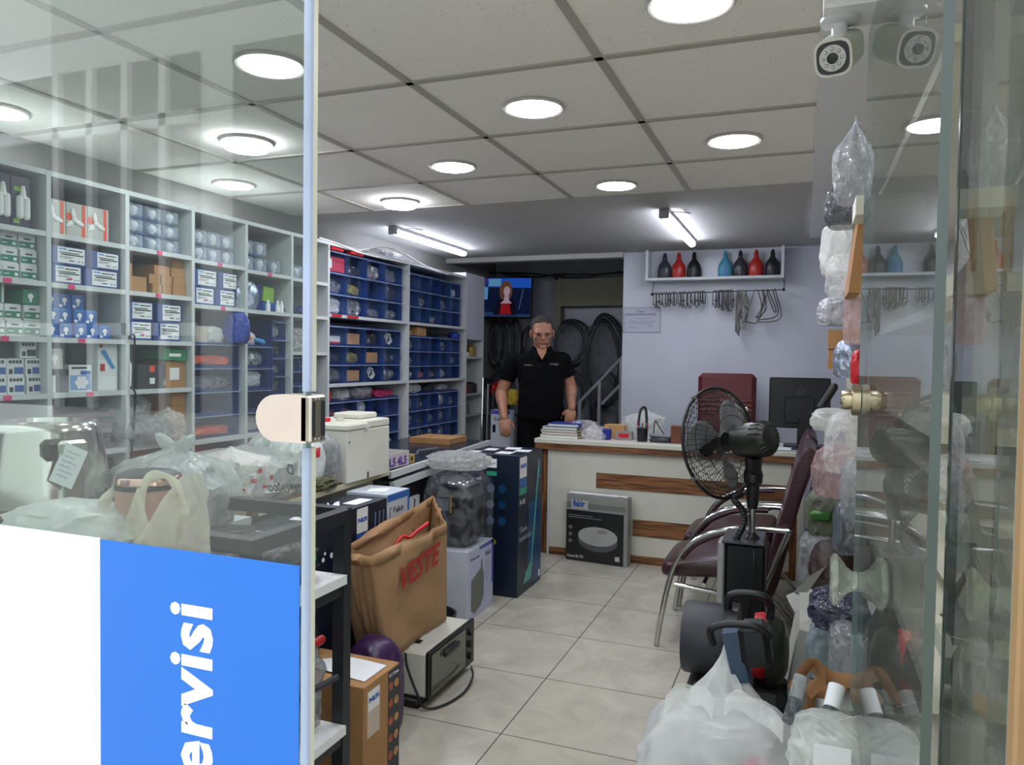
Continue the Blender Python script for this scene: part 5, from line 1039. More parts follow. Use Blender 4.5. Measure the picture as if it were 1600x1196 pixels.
# thermos in a cream bag
t=thing('thermos','pink cylindrical flask with a dark band and lid inside the cream bag','flask',(-1.325,1.27,.80))
pk=mat('pink_metal','c79a90',.3,metal=.3)
MB().lathe([(.062,.801),(.066,.90),(.068,1.03)],(-1.345,1.27,0),28).build('body',pk,t,smooth=40)
MB().lathe([(.069,1.030),(.069,1.041)],(-1.345,1.27,0),28).build('dark_band',darkg,t,smooth=40); MB().lathe([(.0685,1.041),(.0685,1.055),(.066,1.058)],(-1.345,1.27,0),28).build('rim',mat('rose_chrome','d8b0a4',.15,metal=.8),t,smooth=40); MB().lathe([(.065,1.058),(.05,1.066),(.001,1.067)],(-1.345,1.27,0),28).build('lid',darkg,t,smooth=40)
t=thing('carrier_bag','cream translucent carrier bag with faded red script standing open around the pink flask','bag',(-1.33,1.25,.80))
b=MB()
def cb(u,v):
    a=2*math.pi*u; se=lambda c:math.copysign(abs(c)**.7,c)
    r=1+.10*(1-2.4*abs(nz((math.cos(a)*1.7,math.sin(a)*1.7,v*1.8),7)))+.05*nz((math.cos(a)*4,math.sin(a)*4,v*5),8)
    top=.16+.075*math.cos(a-.2)+.035*math.cos(2*a)
    return Vector((-1.325+.118*se(math.cos(a))*r*(1-.12*v),1.26+.085*se(math.sin(a))*r,.801+max(.05,top)*v))
cw_=b.grid(cb,64,20).build('bag_wall',fcream,t,smooth=60)
for q,pts in enumerate((((-1.43,1.22,.90),(-1.415,1.21,.985),(-1.385,1.22,1.035),(-1.36,1.235,1.045)),((-1.30,1.19,.97),(-1.275,1.20,1.06),(-1.235,1.22,1.065),(-1.205,1.23,1.01),(-1.215,1.24,.95)))):
    MB().tube(arc(pts),[.010+.003*math.sin(i) for i in range(len(arc(pts)))],10,flat=.5).build('handle',fcream,t,smooth=60)
b=MB().prism([(0,0),(1,0),(.55,1)],0,.001,lambda u,v,h:Vector((-1.30+.10*(u-.4),1.185+h,.93+.12*v))); b.build('bag_gusset',fcream,t)
for q,(x,z,s_) in enumerate(((-1.425,.905,.036),(-1.345,.900,.030))): drape(text(['Suru','Soxy'][q],s_,(x,1.150,z),'front',mat('faded_red','a84852',.6,var=0),t,'bag_print',bold=.001,rot=-.08*q+.12),cw_,(0,1,0))
tb_=bag('tied_bag','grey translucent bag tied in a knot with black print, behind the pink flask','bag',(-1.75,1.75,.8005),(.32,.24,.26),203,fgc,pinch=.30,ridge=.2,freq=2.6,pleat=13)
for s_ in (-1,1): MB().ell((-1.75+.035*s_,1.75,1.055),(.045,.014,.022),rot=RY(-.5*s_),sub=3,fn=lambda v,p:p*(1+.3*nz(v*2,s_))).build('knot_ear',fgc,tb_,smooth=60)
b=MB()
for q in range(6): b.tube(arc([(-1.84+.028*q,1.55,.935+.004*q),(-1.83+.028*q,1.55,.915),(-1.825+.028*q,1.55,.945-.006*(q%2)),(-1.815+.028*q,1.55,.92)]),.0022,5)
drape(b.build('bag_print',ink,tb_),tb_,(0,1,0),.003)
pb_=bag('patterned_bag','white plastic bag with red pattern, behind and right of the tied bag','bag',(-1.90,2.16,.7985),(.26,.2,.20),204,mat('white_red_pattern','dcd6d4',.4,bump=.8,var=.1),pinch=.25)
for q in range(5): drape(MB().ell((-1.60,2.08+.03*q,.86+.03*(q%3)),(.0006,.012,.008),sub=1).build('red_print',redp,pb_),pb_,(-1,0,0),.002)
t=thing('carrier_bag','large pale grey bulging carrier bag with black lettering on the worn counter edge','bag',(-1.93,2.30,.799))
bb_=bagmesh(MB(),(-1.935,2.26,.7995),(.36,.40,.185),205,ridge=.16,freq=2.5,pinch=.18,lean=(-.04,.05)).build('bag_body',fgc,t,smooth=50)
ell_=MB().ell((-1.90,2.20,.875),(.10,.12,.06),sub=3).build('bulging_content',mat('mauve_object','8a7a78',.5),t,smooth=60)
drape(text('“DOĞA HAYVAN',.030,(-1.722,2.17,.845),'right',ink,t,'bag_lettering',bold=.0012,width=.19,rot=-.12),bb_,(-1,0,0))
drape(MB().lathe([(.012,0),(.020,0),(.020,.0008),(.012,.0008)],(-1.72,2.30,.905),20,axis=(1,0,0),cap=False).build('round_logo',ink,t),bb_,(-1,0,0))
for q in range(6): drape(MB().box((-1.747,2.205+.007*q,.815),(-1.746,2.208+.007*q,.832)).build('barcode_bar',inkgrey,t),bb_,(-1,0,0))
bag('carrier_bag','upright grey bag peak behind the big lettered bag','bag',(-1.98,2.50,.7985),(.20,.22,.27),206,fgc,pinch=.5)
rb_=bag('carrier_bag','white bag with red print next to the glass edge on the counter','bag',(-1.83,2.46,.7985),(.14,.20,.26),207,mat('white_bag_red','cfd2d0',.35,bump=.6,var=.08),pinch=.45)
drape(MB().grid(lambda u,v:Vector((-1.60,2.43+.07*u,.93+.035*v)),10,5).build('red_print',redp,rb_),rb_,(-1,0,0),.002)
bag('carrier_bag','clear folded plastic bag leaning against the cream appliance box','bag',(-1.82,2.585,.7985),(.15,.09,.235),208,fgrey,pinch=.3)
bag('bagged_part','camouflage green bundle under the white bag on the counter','bundle',(-1.775,2.50,.799),(.10,.16,.05),209,mat('camouflage','5a5a40',.8,bump=1,var=.7,vscale=50),ridge=.2)
tag(MB().box((-1.77,2.36,.86),(-1.765,2.46,.93),rot=RX(-.2)).build('paper_note',paper),'white slip of paper stuck on the bag by the glass edge','note')
# ================================================================ BACK WALL
yw=6.0
t=thing('wall_shelf','white open box shelf high on the back wall holding coloured bottles','shelf',(-.65,5.93,1.94))
for a,c,n_ in (((-1.155,5.84,1.935),(-.150,5.998,1.955),'shelf_board'),((-1.155,5.84,1.955),(-1.137,5.998,2.168),'side_panel'),((-.170,5.84,1.955),(-.150,5.998,2.168),'side_panel')): MB().box(a,c).build(n_,shelfw,t)
bp=mat('bottle_blk','1a1a20',.4,var=.2); bpg=mat('bottle_grey','32343c',.35,var=.2); bpr=mat('bottle_red','b02a22',.35,var=.12); bpb=mat('bottle_sky','4f9ab4',.35,var=.1)
for q,(x,m_,lab) in enumerate(((-1.022,bpg,'dark grey vacuum tank bottle, leftmost on the wall shelf'),(-.915,bpr,'red vacuum tank bottle, left of the gap on the wall shelf'),(-.801,bp,'black vacuum tank bottle just left of the gap'),(-.571,bpb,'light blue vacuum tank bottle on the wall shelf'),(-.461,bpg,'dark grey bottle right of the light blue one'),(-.349,bpr,'red vacuum tank bottle in the right group'),(-.233,bp,'black vacuum tank bottle, rightmost on the wall shelf'))):
    t=thing('tank_bottle',lab,'bottle',(x,5.92,1.955),'bottles on the wall shelf')
    b=MB().lathe([(.046,1.9555),(.052,1.965),(.053,2.02),(.048,2.05),(.034,2.075),(.022,2.09),(.018,2.10)],(0,0,0),24); b.v=[Vector((v.x+x,v.y*.7+5.92,v.z)) for v in b.v]; b.build('tank',m_,t,smooth=45)
    MB().lathe([(.017,2.10),(.016,2.135),(.011,2.140),(.011,2.152)],(x,5.92,0),14).build('neck',m_,t,smooth=45)
    MB().box((x-.009,5.880,1.965),(x+.009,5.8835,2.03),bev=.001).build('level_strip',m_ if q!=3 else bluec,t)
t=thing('hanging_rail','thin dark metal rail under the wall shelf with knobs at both ends','rail',(-.63,5.9,1.84))
MB().cyl((-1.107,5.9,1.835),(-.153,5.9,1.853),.004,seg=8).build('rod',darkg,t,smooth=40)
for x,z in ((-1.112,1.835),(-.150,1.853)): MB().cyl((x-.008,5.9,z),(x+.008,5.9,z),.012,seg=12).build('end_knob',black,t,smooth=40); MB().tube([(x,5.9,z),(x+.002,5.93,1.90),(x-.004,5.96,1.936)],.003,6).build('bracket',darkg,t)
hm=mat('element_steel','5a544e',.35,metal=.7,var=.3,vscale=30)
rnd=random.Random(5)
def zr(x): return 1.835+(x+1.107)/.954*.018
xs_=[-1.09,-1.07,-1.045,-1.02,-1.0,-.98,-.955,-.935,-.90,-.88,-.86,-.83,-.80,-.775,-.755,-.735,-.72]
k=0
for x in xs_+[-.64,-.62,-.60,-.59,-.575,-.56,-.545,-.53,-.515]:
    L_=rnd.uniform(.07,.10) if x<-.7 else rnd.uniform(.09,.135); w_=rnd.uniform(.006,.014); z=zr(x); yy=5.9+rnd.uniform(-.015,.015)
    b=MB(); b.tube(arc([(x-w_,yy,z-L_),(x-w_,5.9,z-.01),(x-w_*.4,5.9,z+.010),(x+w_*.4,5.9,z+.010),(x+w_,5.9,z-.01),(x+w_,yy+.01,z-L_),(x+w_*.3,yy,z-L_-.012),(x-w_*.6,yy,z-L_*.8)],4),.0032,5)
    if k%4==1: b.ell((x+.01,yy-.008,z-L_*.6),(.016,.008,.008),sub=1)
    tag(b.build('heating_element',hm,smooth=60),'short bent steel heating element hanging %s of the wall rail'%('on the left half' if x<-.7 else 'in the middle'),'heating element','short heating elements left' if x<-.7 else 'short heating elements middle'); k+=1
for q,x in enumerate((-.475,-.462,-.448,-.435)):
    z=zr(x); tag(MB().tube(arc([(x-.006-.006*q,5.88,z-.30-.012*q),(x-.004,5.89,z-.1),(x,5.9,z+.012),(x+.008,5.89,z-.1),(x+.012+.003*q,5.88,z-.29)],5),.0038,5).build('heating_element',hm,smooth=60),'long straight steel heating element hanging near the middle of the rail','heating element','long heating elements')
for q,pts in enumerate((((-.42,0),(-.40,-.09),(-.45,-.15),(-.42,-.24),(-.40,-.15),(-.43,-.09),(-.41,.008)),((-.35,.008),(-.41,-.20),(-.38,-.235),(-.32,-.22),(-.28,-.02)),((-.33,.008),(-.30,-.12),(-.34,-.20),(-.27,-.14),(-.30,.0)),((-.29,.008),(-.27,-.12),(-.33,-.23),(-.28,-.10),(-.26,0)),((-.26,.008),(-.20,-.14),(-.215,-.15),(-.27,-.0)),((-.21,.01),(-.165,-.20),(-.30,-.235),(-.315,-.22),(-.185,-.18),(-.225,0)))):
    tag(MB().tube(arc([(x,5.895-.01*q,1.848+z) for x,z in pts],6),.0042,6).build('heating_element',hm,smooth=60),'large looped heating element, right rail end, %s'%['twisted one beside the straight rods','wide drooping loop','narrow crossed loop','long crossed loop','slim open hairpin','rightmost with a bottom cross bar'][q],'heating element','large heating elements')
o=tag(MB().box((-1.352,5.9965,1.545),(-1.065,5.999,1.737)).build('certificate',mat('certificate_paper','b9bccb',.5,var=.02)),'framed white certificate sheet on the back wall beside the alcove','certificate')
MB().box((-1.356,5.9955,1.541),(-1.352,5.999,1.741)).box((-1.065,5.9955,1.541),(-1.061,5.999,1.741)).box((-1.356,5.9955,1.737),(-1.061,5.999,1.741)).box((-1.356,5.9955,1.541),(-1.061,5.999,1.545)).build('frame',grey,o)
text('F Fakir',.025,(-1.25,5.9955,1.70),'front',ink,o)
for q,(a,c,z) in enumerate(((-1.34,-1.10,1.68),(-1.25,-1.14,1.65),(-1.31,-1.10,1.625),(-1.28,-1.12,1.61),(-1.31,-1.24,1.58),(-1.16,-1.12,1.59))): MB().box((a,5.9958,z),(c,5.9966,z+.004+.006*(q==0))).build('text_line',inkgrey,o)
# ================================================================ ALCOVE
t=thing('television','wall television tilted down, showing a long-haired newsreader in a red top','television',(-2.64,6.7,1.69))
R=RZ(.17)@RX(math.radians(-9)); tc=Vector((-2.68,6.72,1.90))
def tv(mb): mb.v=[R@v+tc for v in mb.v]; return mb
tv(MB().box((-.325,0,-.20),(.275,.05,.20),bev=.008)).build('housing',black,t,smooth=30)
scr=lambda n,c,s:emis('screen_'+n,c,s*.62)
tv(MB().box((-.315,-.003,-.185),(.262,.0,.188))).build('screen',scr('dark','0e1630',1.0),t)
def tvp(nm_,poly,m_,d=.004,par=t):
    return tv(MB().prism(poly,-d,-d+.001,lambda u,v,h:Vector((u,h,v)))).build(nm_,m_,par)
tvp('picture_panel',[(-.315,-.05),(-.20,-.08),(-.16,.188),(-.315,.188)],scr('violet','3a3568',.8))
tvp('picture_panel',[(-.16,.10),(.262,.09),(.262,.185),(-.16,.188)],scr('blue','1f4fb0',.9),.0042)
tvp('picture_panel',[(-.15,.11),(-.03,.11),(-.03,.18),(-.15,.18)],scr('cyan','5a90b8',.8),.005)
tvp('picture_panel',[(-.20,-.02),(-.155,-.02),(-.155,.10),(-.20,.10)],scr('cyan','5a90b8',.8),.005)
tvp('picture_panel',[(-.315,-.185),(.262,-.185),(.262,-.165),(-.05,-.155),(-.315,-.12)],scr('navy','20365c',.9),.005)
def elp(cx,cz,rx,rz): return [(cx+rx*math.cos(a),cz+rz*math.sin(a)) for a in [k*math.pi/12 for k in range(24)]]
tvp('hair_picture',elp(.02,.06,.062,.10),scr('hair','5a4030',.8),.0055); tvp('face_picture',elp(.03,.06,.032,.045),scr('face','9a8490',.9),.0065)
tvp('top_picture',[(-.09,-.17),(-.06,-.02),(.10,-.02),(.13,-.17)],scr('top','151020',.8),.006); tvp('neck_picture',[(.012,.03),(.048,.03),(.055,-.03),(.085,-.06),(-.03,-.06),(.005,-.03)],scr('face','9a8490',.9),.0068); tvp('red_top_picture',[(-.03,-.165),(-.02,-.06),(.06,-.06),(.08,-.165)],scr('red','80181c',.9),.0062)
tvp('picture_line',[(.15,-.12),(.153,-.12),(.19,.08),(.187,.08)],scr('cyan','5a90b8',.8),.006)
MB().box((-2.72,6.76,1.86),(-2.62,7.10,1.96)).build('wall_bracket',black,t)
# roller shutter and its post
beige=mat('shutter_beige','6f6a50',.5,var=.05)
t=thing('roller_shutter','small beige roller shutter box half raised over a window in the alcove','shutter',(-1.9,7.0,1.82))
MB().box((-2.20,6.96,1.87),(-1.38,7.098,2.09)).build('shutter_curtain',beige,t)
b=MB()
for q in range(6): b.box((-2.19,6.952,1.90+.03*q),(-1.38,6.96,1.918+.03*q))
b.build('slats',mat('slat_beige','625e48',.5),t); MB().box((-2.22,6.94,1.825),(-1.38,6.99,1.87)).build('bottom_rail',beige,t); MB().box((-2.235,6.95,1.58),(-2.185,7.098,2.14)).build('side_rail',beige,t)
MB().tube(arc([(-2.235,6.93,2.02),(-2.238,6.925,1.98),(-2.235,6.93,1.93)]),.006,6).build('strap_guide',grey,t,smooth=60)
tag(MB().box((-2.18,7.06,1.64),(-1.38,7.098,1.82)).build('window_glass_panel',mat('dim_window','8d929b',.3)),'pale window strip below the beige roller shutter','window strip')
for q,pts in enumerate((((-2.75,2.14),(-2.4,2.10),(-2.2,2.12),(-1.9,2.11),(-1.4,2.12)),((-2.9,2.16),(-2.5,2.14),(-2.0,2.09),(-1.6,2.13),(-1.38,2.10)),((-2.25,2.13),(-2.22,2.08),(-2.20,2.12)))):
    tag(MB().tube(arc([(x,6.86+.03*q,z) for x,z in pts]),.008,6).build('cable',black,smooth=60),'dark cable strung across the top of the alcove, %s'%['upper','lower','short looped'][q],'cable','cables across the alcove')
# hoses
hose=mat('hose_black','15161a',.4,var=.2); hoseg=mat('hose_grey','3a3d44',.3,var=.2)
def hosecoil(cx,cz,w_,h_,n,r,y,lab,m_=hose,wrap=True,seed=0,skewz=0):
    t=thing('vacuum_hose',lab,'hose',(cx,y,cz-h_/2),'vacuum hoses hanging in the alcove')
    for k in range(n):
        f=1-.17*k/max(1,n)*2; pts=[]
        for i in range(36):
            a=2*math.pi*i/36; pts.append((cx+w_/2*f*math.cos(a)*(1+.06*math.sin(2*a+seed+k)),y-.03*k+.01*math.sin(3*a+k),cz+h_/2*(1-.06*k)*math.sin(a)*(1+.04*math.cos(3*a+seed))))
        MB().tube(pts,r,8,closed=True).build('hose_loop',m_ if k%2==0 else hoseg,t,smooth=60)
    if wrap:
        bagmesh(MB(),(cx,y-.03,cz-h_*.47),(w_*1.02,.12,h_*.9),seed+300,ridge=.16,box=.6).build('clear_wrap',film('dusty_film','9aa0a8',fac=.12,rough=.12,bscale=20,bump=1.5),t,smooth=50)
def PA(px,py,y=6.95): return ay(px,py,y)
for q,(px0,px1,py0,py1,n_,lab,wr) in enumerate(((764,782,503,572,2,'slim black hose loop below the television, leftmost',True),(778,798,503,578,2,'black hose loop below the television, middle',True),(794,812,502,572,2,'grey-black hose loop below the television, rightmost',True),(768,800,578,640,2,'smaller hose coil hanging lower left beside the man',True),(817,840,510,560,2,'hose loop half hidden behind the head of the man',False),(866,918,500,572,3,'round black hose coil in clear wrap right of the head',True),(872,914,580,650,3,'lower hose coil in clear wrap behind his arm',True),(914,974,494,640,3,'tall black hose loops at the right end of the alcove',True),(925,972,585,690,2,'lower hose loops behind the stair rail',False))):
    a,c=PA(px0,py0),PA(px1,py1); hosecoil((a.x+c.x)/2,(a.z+c.z)/2,abs(c.x-a.x),abs(a.z-c.z),n_,.018,6.98,lab,wrap=wr,seed=q)
# stair rail
t=thing('stair_rail','white painted metal stair handrail in front of the hanging hoses','handrail',(-1.6,6.4,0))
rm=mat('rail_paint','8f9096',.4,var=.05); Y_=6.3
def PR(px,py): return ay(px,py,Y_)
for a,c,n_ in (((906,628),(974,557),'handrail'),((940,632),(974,597),'middle_rail')): MB().cyl(PR(*a),PR(*c),.014,seg=8).build(n_,rm,t,smooth=40)
for px_,py_t in ((906,628),(937,597),(971,560)):
    p=PR(px_,py_t); MB().box((p.x-.013,Y_-.013,0),(p.x+.013,Y_+.013,p.z)).build('rail_post',rm,t)
# low clutter in the alcove
for q,(px,py,s_,m_,lab) in enumerate(((778,607,(.13,.1,.12),redp,'red round tool hanging by the left arm of the man'),(800,620,(.09,.1,.14),yellow,'yellow tool part left of the man'),(745,598,(.3,.15,.1),blackm,'dark tangle of tools beside the white cabinet'),(775,650,(.28,.12,.10),grey,'grey wire basket goods left of the man'))):
    p=PA(px,py,6.3); tag(bagmesh(MB(),(p.x,6.3,p.z-s_[2]/2),s_,330+q,ridge=.2).build('hand_tool',m_,smooth=50),lab,'tool')
t=thing('wire_stand','dark wire stand with tools left of the man','stand',(-2.55,6.3,0)); a=PA(765,640,6.3)
for x in (a.x-.1,a.x+.25): 
    for y in (6.2,6.45): MB().cyl((x,y,0),(x,y,a.z-.045),.008,seg=8).build('wire_leg',darkg,t)
MB().box((a.x-.12,6.18,a.z-.05),(a.x+.27,6.47,a.z-.04)).build('wire_shelf',darkg,t)
for q,(px,pt,pb) in enumerate(((740,590,680),(748,600,690),(756,610,680))):
    a=ay(px,pt,5.45); b_=ay(px-4,pb,5.45); tag(MB().cyl((a.x+.08,5.45,a.z),(b_.x+.10,5.40,0.0),.008,seg=8).build('metal_pole',[chrome,grey,darkg][q],smooth=40),'%s metal pole leaning by the white cabinet'%['chrome','grey','dark'][q],'pole')
# ================================================================ THE MAN
def person():
    Yp=5.46; O=ay(847,521,Yp); X=Vector((.951,.309,0)).normalized(); F=Vector((.309,-.951,0)).normalized(); Z=Vector((0,0,1))
    base=Vector((O.x,O.y,0))
    t=thing('person','man with short grey hair, black polo shirt and black trousers, looking down','person',base)
    def G(px,py,d=0.0): # lateral position and height as seen, d metres towards the doorway
        q=ay(px,py,Yp); u=(q-base).dot(X); return base+X*u+Z*q.z+F*d
    def W(u,f,z): return base+X*u+F*f+Z*z
    M3=Matrix((X,F,Z)).transposed()
    hz=O.z # head centre height
    Hd=M3@(RX(math.radians(-14)))@RZ(math.radians(-6))
    hc_=W(0,.02,hz+.005)
    H=lambda x,y,z: hc_+Hd@Vector((x,y,z))
    b=MB()
    def he(c,r,rr=None,sub=3): b.ell(H(*c),r,rot=Hd@(rr if rr is not None else Matrix.Identity(3)),sub=sub)
    he((0,-.018,.030),(.077,.094,.090)); he((0,.012,-.035),(.066,.078,.078)); he((0,.030,-.078),(.045,.050,.036)); he((0,.045,.012),(.064,.045,.05))
    he((0,.084,-.014),(.012,.016,.026),RX(.25)); he((0,.092,-.026),(.018,.013,.011)); he((0,.079,.012),(.058,.012,.011))     # nose, brow
    he((.040,.060,-.022),(.024,.022,.022)); he((-.040,.060,-.022),(.024,.022,.022)); he((0,.078,-.060),(.028,.010,.009)); he((0,.070,-.096),(.024,.018,.015))
    for s_ in (-1,1): he((s_*.079,-.012,-.010),(.010,.020,.032),RZ(-s_*.35)); he((s_*.079,-.008,-.030),(.008,.012,.014))
    # neck and upper chest
    b.cap(H(0,-.030,-.06),W(0,-.03,hz-.185),.056,.062); b.ell(W(0,-.01,hz-.235),(.13,.085,.07),rot=M3)
    # arms, as seen: left one hangs lower and forward
    sL,eL,wL=G(805,563,-.02),G(787,614,-.01),G(794,648,.22); sR,eR,wR=G(877,562,-.02),G(890,606,-.04),G(891,638,.05)
    for s,e,w_ in ((sL,eL,wL),(sR,eR,wR)):
        b.cap(s,e,.052,.042); b.cap(e,w_,.043,.027); b.cyl(e.lerp(w_,.05),e.lerp(w_,.45),.046,.040,16)
    # hands
    def hand(w_,dirv,side,curl):
        dv=dirv.normalized(); sd=side.normalized(); sd=(sd-dv*sd.dot(dv)).normalized(); nn=dv.cross(sd)
        RM=Matrix((sd,nn,dv)).transposed()
        b.ell(w_+dv*.05,(.041,.017,.052),rot=RM,sub=3)
        for k,(o_,l_) in enumerate(((-.030,.062),(-.010,.072),(.010,.068),(.029,.054))):
            p0=w_+dv*.082+sd*o_; d1=(dv+nn*curl*.35).normalized(); d2=(dv+nn*curl*.9).normalized(); p1=p0+d1*l_*.42; p2=p1+d2*l_*.33; p3=p2+(dv+nn*curl*1.5).normalized()*l_*.25
            b.cap(p0,p1,.0092,.0088,10); b.cap(p1,p2,.0088,.0080,10); b.cap(p2,p3,.0080,.0068,10)
        tb=w_+dv*.03-sd*.036; d1=(dv*.75-sd*.6+nn*curl*.3).normalized(); p1=tb+d1*.038; p2=p1+(dv*.95-sd*.15+nn*curl*.4).normalized()*.032
        b.cap(tb,p1,.0125,.0105,10); b.cap(p1,p2,.0105,.0085,10)
    hand(wL,Vector((0,0,-1))+F*.35+X*.12,-X,1); hand(wR,Vector((0,0,-1))+F*.2-X*.15,X,-1)
    # pelvis and legs under the trousers
    b.ell(W(0,-.02,.90),(.13,.09,.11),rot=M3); b.cap(W(0,-.02,.95),W(0,-.01,hz-.27),.10,.10)
    for s_ in (-1,1): b.cap(W(s_*.09,-.02,.86),W(s_*.10,.0,.46),.070,.050); b.cap(W(s_*.10,0,.46),W(s_*.105,-.02,.08),.050,.036); b.cap(W(s_*.105,-.03,.045),W(s_*.11,.12,.04),.034,.028)
    sk=mat('skin','a8765c',.5,var=.08,vscale=25)
    o=b.build('body',sk,t,smooth=180); md=o.modifiers.new('r','REMESH'); md.mode='VOXEL'; md.voxel_size=.0045; md.use_smooth_shade=True
    md=o.modifiers.new('s','SMOOTH'); md.iterations=4; md.factor=.5
    # hair: close-cropped grey cap
    b=MB(); 
    def hf(v,p):
        return p
    b.ell(H(0,-.026,.034),(.0815,.096,.0935),rot=Hd,sub=4)
    keep=[];Hi=Hd.inverted()
    loc=[Hi@(v-hc_) for v in b.v]
    def ok(p): 
        front=.058-.10*max(0,(abs(p.x)-.045))/.04
        return p.z>.066+.25*max(0,p.y-.02) or (p.y<.0 and p.z>-.012-.25*(-p.y)) or (abs(p.x)>.066 and p.z>.0 and p.y<.035)
    fs=[f for f in b.f if all(ok(loc[i]) for i in f)]
    b.f=fs; b.m=[0]*len(fs)
    o=b.build('hair',mat('grey_hair','3a3634',.8,bump=.8,bscale=200,var=.4,vscale=60),t,smooth=180); md=o.modifiers.new('so','SOLIDIFY'); md.thickness=.005
    for s_ in (-1,1):
        MB().tube([H(s_*.016,.094,.010),H(s_*.034,.093,.017),H(s_*.053,.080,.010)],[.0032,.0042,.0025],6,flat=.6).build('eyebrow',mat('brow','1c1614',.8),t,smooth=60)
        MB().ell(H(s_*.031,.077,-.004),(.0115,.0095,.0048),rot=Hd,sub=2).build('eye',mat('eye_white','5c524c',.3),t,smooth=60)
        MB().ell(H(s_*.031,.0865,-.006),(.0055,.003,.0055),rot=Hd,sub=2).build('iris',mat('iris_dark','14100e',.2),t,smooth=60)
        MB().tube([H(s_*.031+.021*math.cos(a),.092-.006*abs(math.cos(a)),-.008+.015*math.sin(a)) for a in [k*math.pi/8 for k in range(16)]],.0011,5,closed=True).build('spectacle_rim',darkg,t)
    MB().tube([H(-.010,.096,-.004),H(.010,.096,-.004)],.0012,5).build('spectacle_bridge',darkg,t)
    MB().tube([H(-.026,.088,-.0625),H(0,.092,-.060),H(.026,.088,-.0625)],[.002,.0034,.002],6,flat=.5).build('lips',mat('lip','6a3a34',.5),t,smooth=60)
    # polo shirt
    b=MB(); secs=[(z_+.035,a_,b_,c_) for z_,a_,b_,c_ in (lambda hz_:[(hz-.155,.072,.066,-.028),(hz-.175,.105,.078,-.028),(hz-.20,.155,.092,-.02),(hz-.235,.187,.104,-.02),(hz-.30,.178,.118,-.01),(hz-.38,.168,.124,-.005),(hz-.48,.163,.128,0),(hz-.58,.165,.128,0),(hz-.69,.168,.126,0)])(0)]
    n_=40; vs=[]
    for z,rx,ry,f in secs:
        for k in range(n_):
            a=2*math.pi*k/n_; wr=1+.018*math.sin(5*a+z*30)+.012*nz((math.cos(a)*3,math.sin(a)*3,z*14),2)
            se=lambda c:math.copysign(abs(c)**.85,c)
            vs.append(W(rx*se(math.cos(a))*wr,f+ry*se(math.sin(a))*wr,z+ (.03*max(0,-1+2*abs(math.cos(a))) if z==secs[-1][0] else 0)))
    fs=[(j*n_+i,j*n_+(i+1)%n_,(j+1)*n_+(i+1)%n_,(j+1)*n_+i) for j in range(len(secs)-1) for i in range(n_)]+[tuple(range(n_)),tuple(range((len(secs)-1)*n_,len(secs)*n_))]
    b.add(vs,fs)
    for s,e in ((sL,eL),(sR,eR)):
        b.ell(s+Vector((0,0,.002)),(.062,.062,.058)); b.cyl(s,s.lerp(e,.62),.062,.066,20)
    shirt=mat('polo_black','050507',.9,spec=.15,bump=.3,bscale=40,var=.15)
    o=b.build('polo_shirt',shirt,t,smooth=180); md=o.modifiers.new('r','REMESH'); md.mode='VOXEL'; md.voxel_size=.007; md.use_smooth_shade=True; md=o.modifiers.new('s','SMOOTH'); md.iterations=5
    tx=D.textures.new('folds','CLOUDS'); tx.noise_scale=.07; md=o.modifiers.new('d','DISPLACE'); md.texture=tx; md.strength=.012; md.mid_level=.5
    # open neck: skin V and collar flaps
    MB().add([W(-.036,.066,hz-.115),W(.036,.066,hz-.115),W(.030,.088,hz-.150),W(0.004,.108,hz-.200),W(-.026,.088,hz-.150)],[(0,1,2,3,4)]).build('neck_opening',sk,t)
    for s_ in (-1,1):
        o=MB().add([W(s_*.058,.010,hz-.095),W(s_*.040,.064,hz-.112),W(s_*.010,.114,hz-.198),W(s_*.052,.106,hz-.182),W(s_*.085,.060,hz-.130),W(s_*.074,-.01,hz-.105)],[(0,1,4,5),(1,2,3,4)]).build('collar',shirt,t); md=o.modifiers.new('so','SOLIDIFY'); md.thickness=.004
    text('F Fakir',.022,W(.062,.124,hz-.240),Matrix((X,Z,F)).transposed(),mat('emblem','a8a8a8',.6,var=0),t,'chest_lettering')
    text('esinfirin',.015,W(-.120,.122,hz-.246),Matrix((X,Z,F)).transposed(),mat('emblem'),t,'chest_lettering',width=.055)
    # trousers
    b=MB(); b.ell(W(0,-.01,.90),(.160,.118,.13),rot=M3)
    for s_ in (-1,1): b.cap(W(s_*.082,-.015,.87),W(s_*.10,.005,.47),.092,.072); b.cap(W(s_*.10,.005,.47),W(s_*.105,-.01,.09),.072,.060)
    o=b.build('trousers',mat('trouser_black','08090b',.9,spec=.15,var=.1),t,smooth=180); md=o.modifiers.new('r','REMESH'); md.mode='VOXEL'; md.voxel_size=.012; md.use_smooth_shade=True
    for s_ in (-1,1): MB().ell(W(s_*.108,.045,.045),(.048,.14,.045),rot=M3,fn=lambda v,p:Vector((p.x,p.y,max(p.z,-.044)))).build('shoe',black,t,smooth=60)
    t.scale=(1.05,1.05,1.0)
    return t
person()
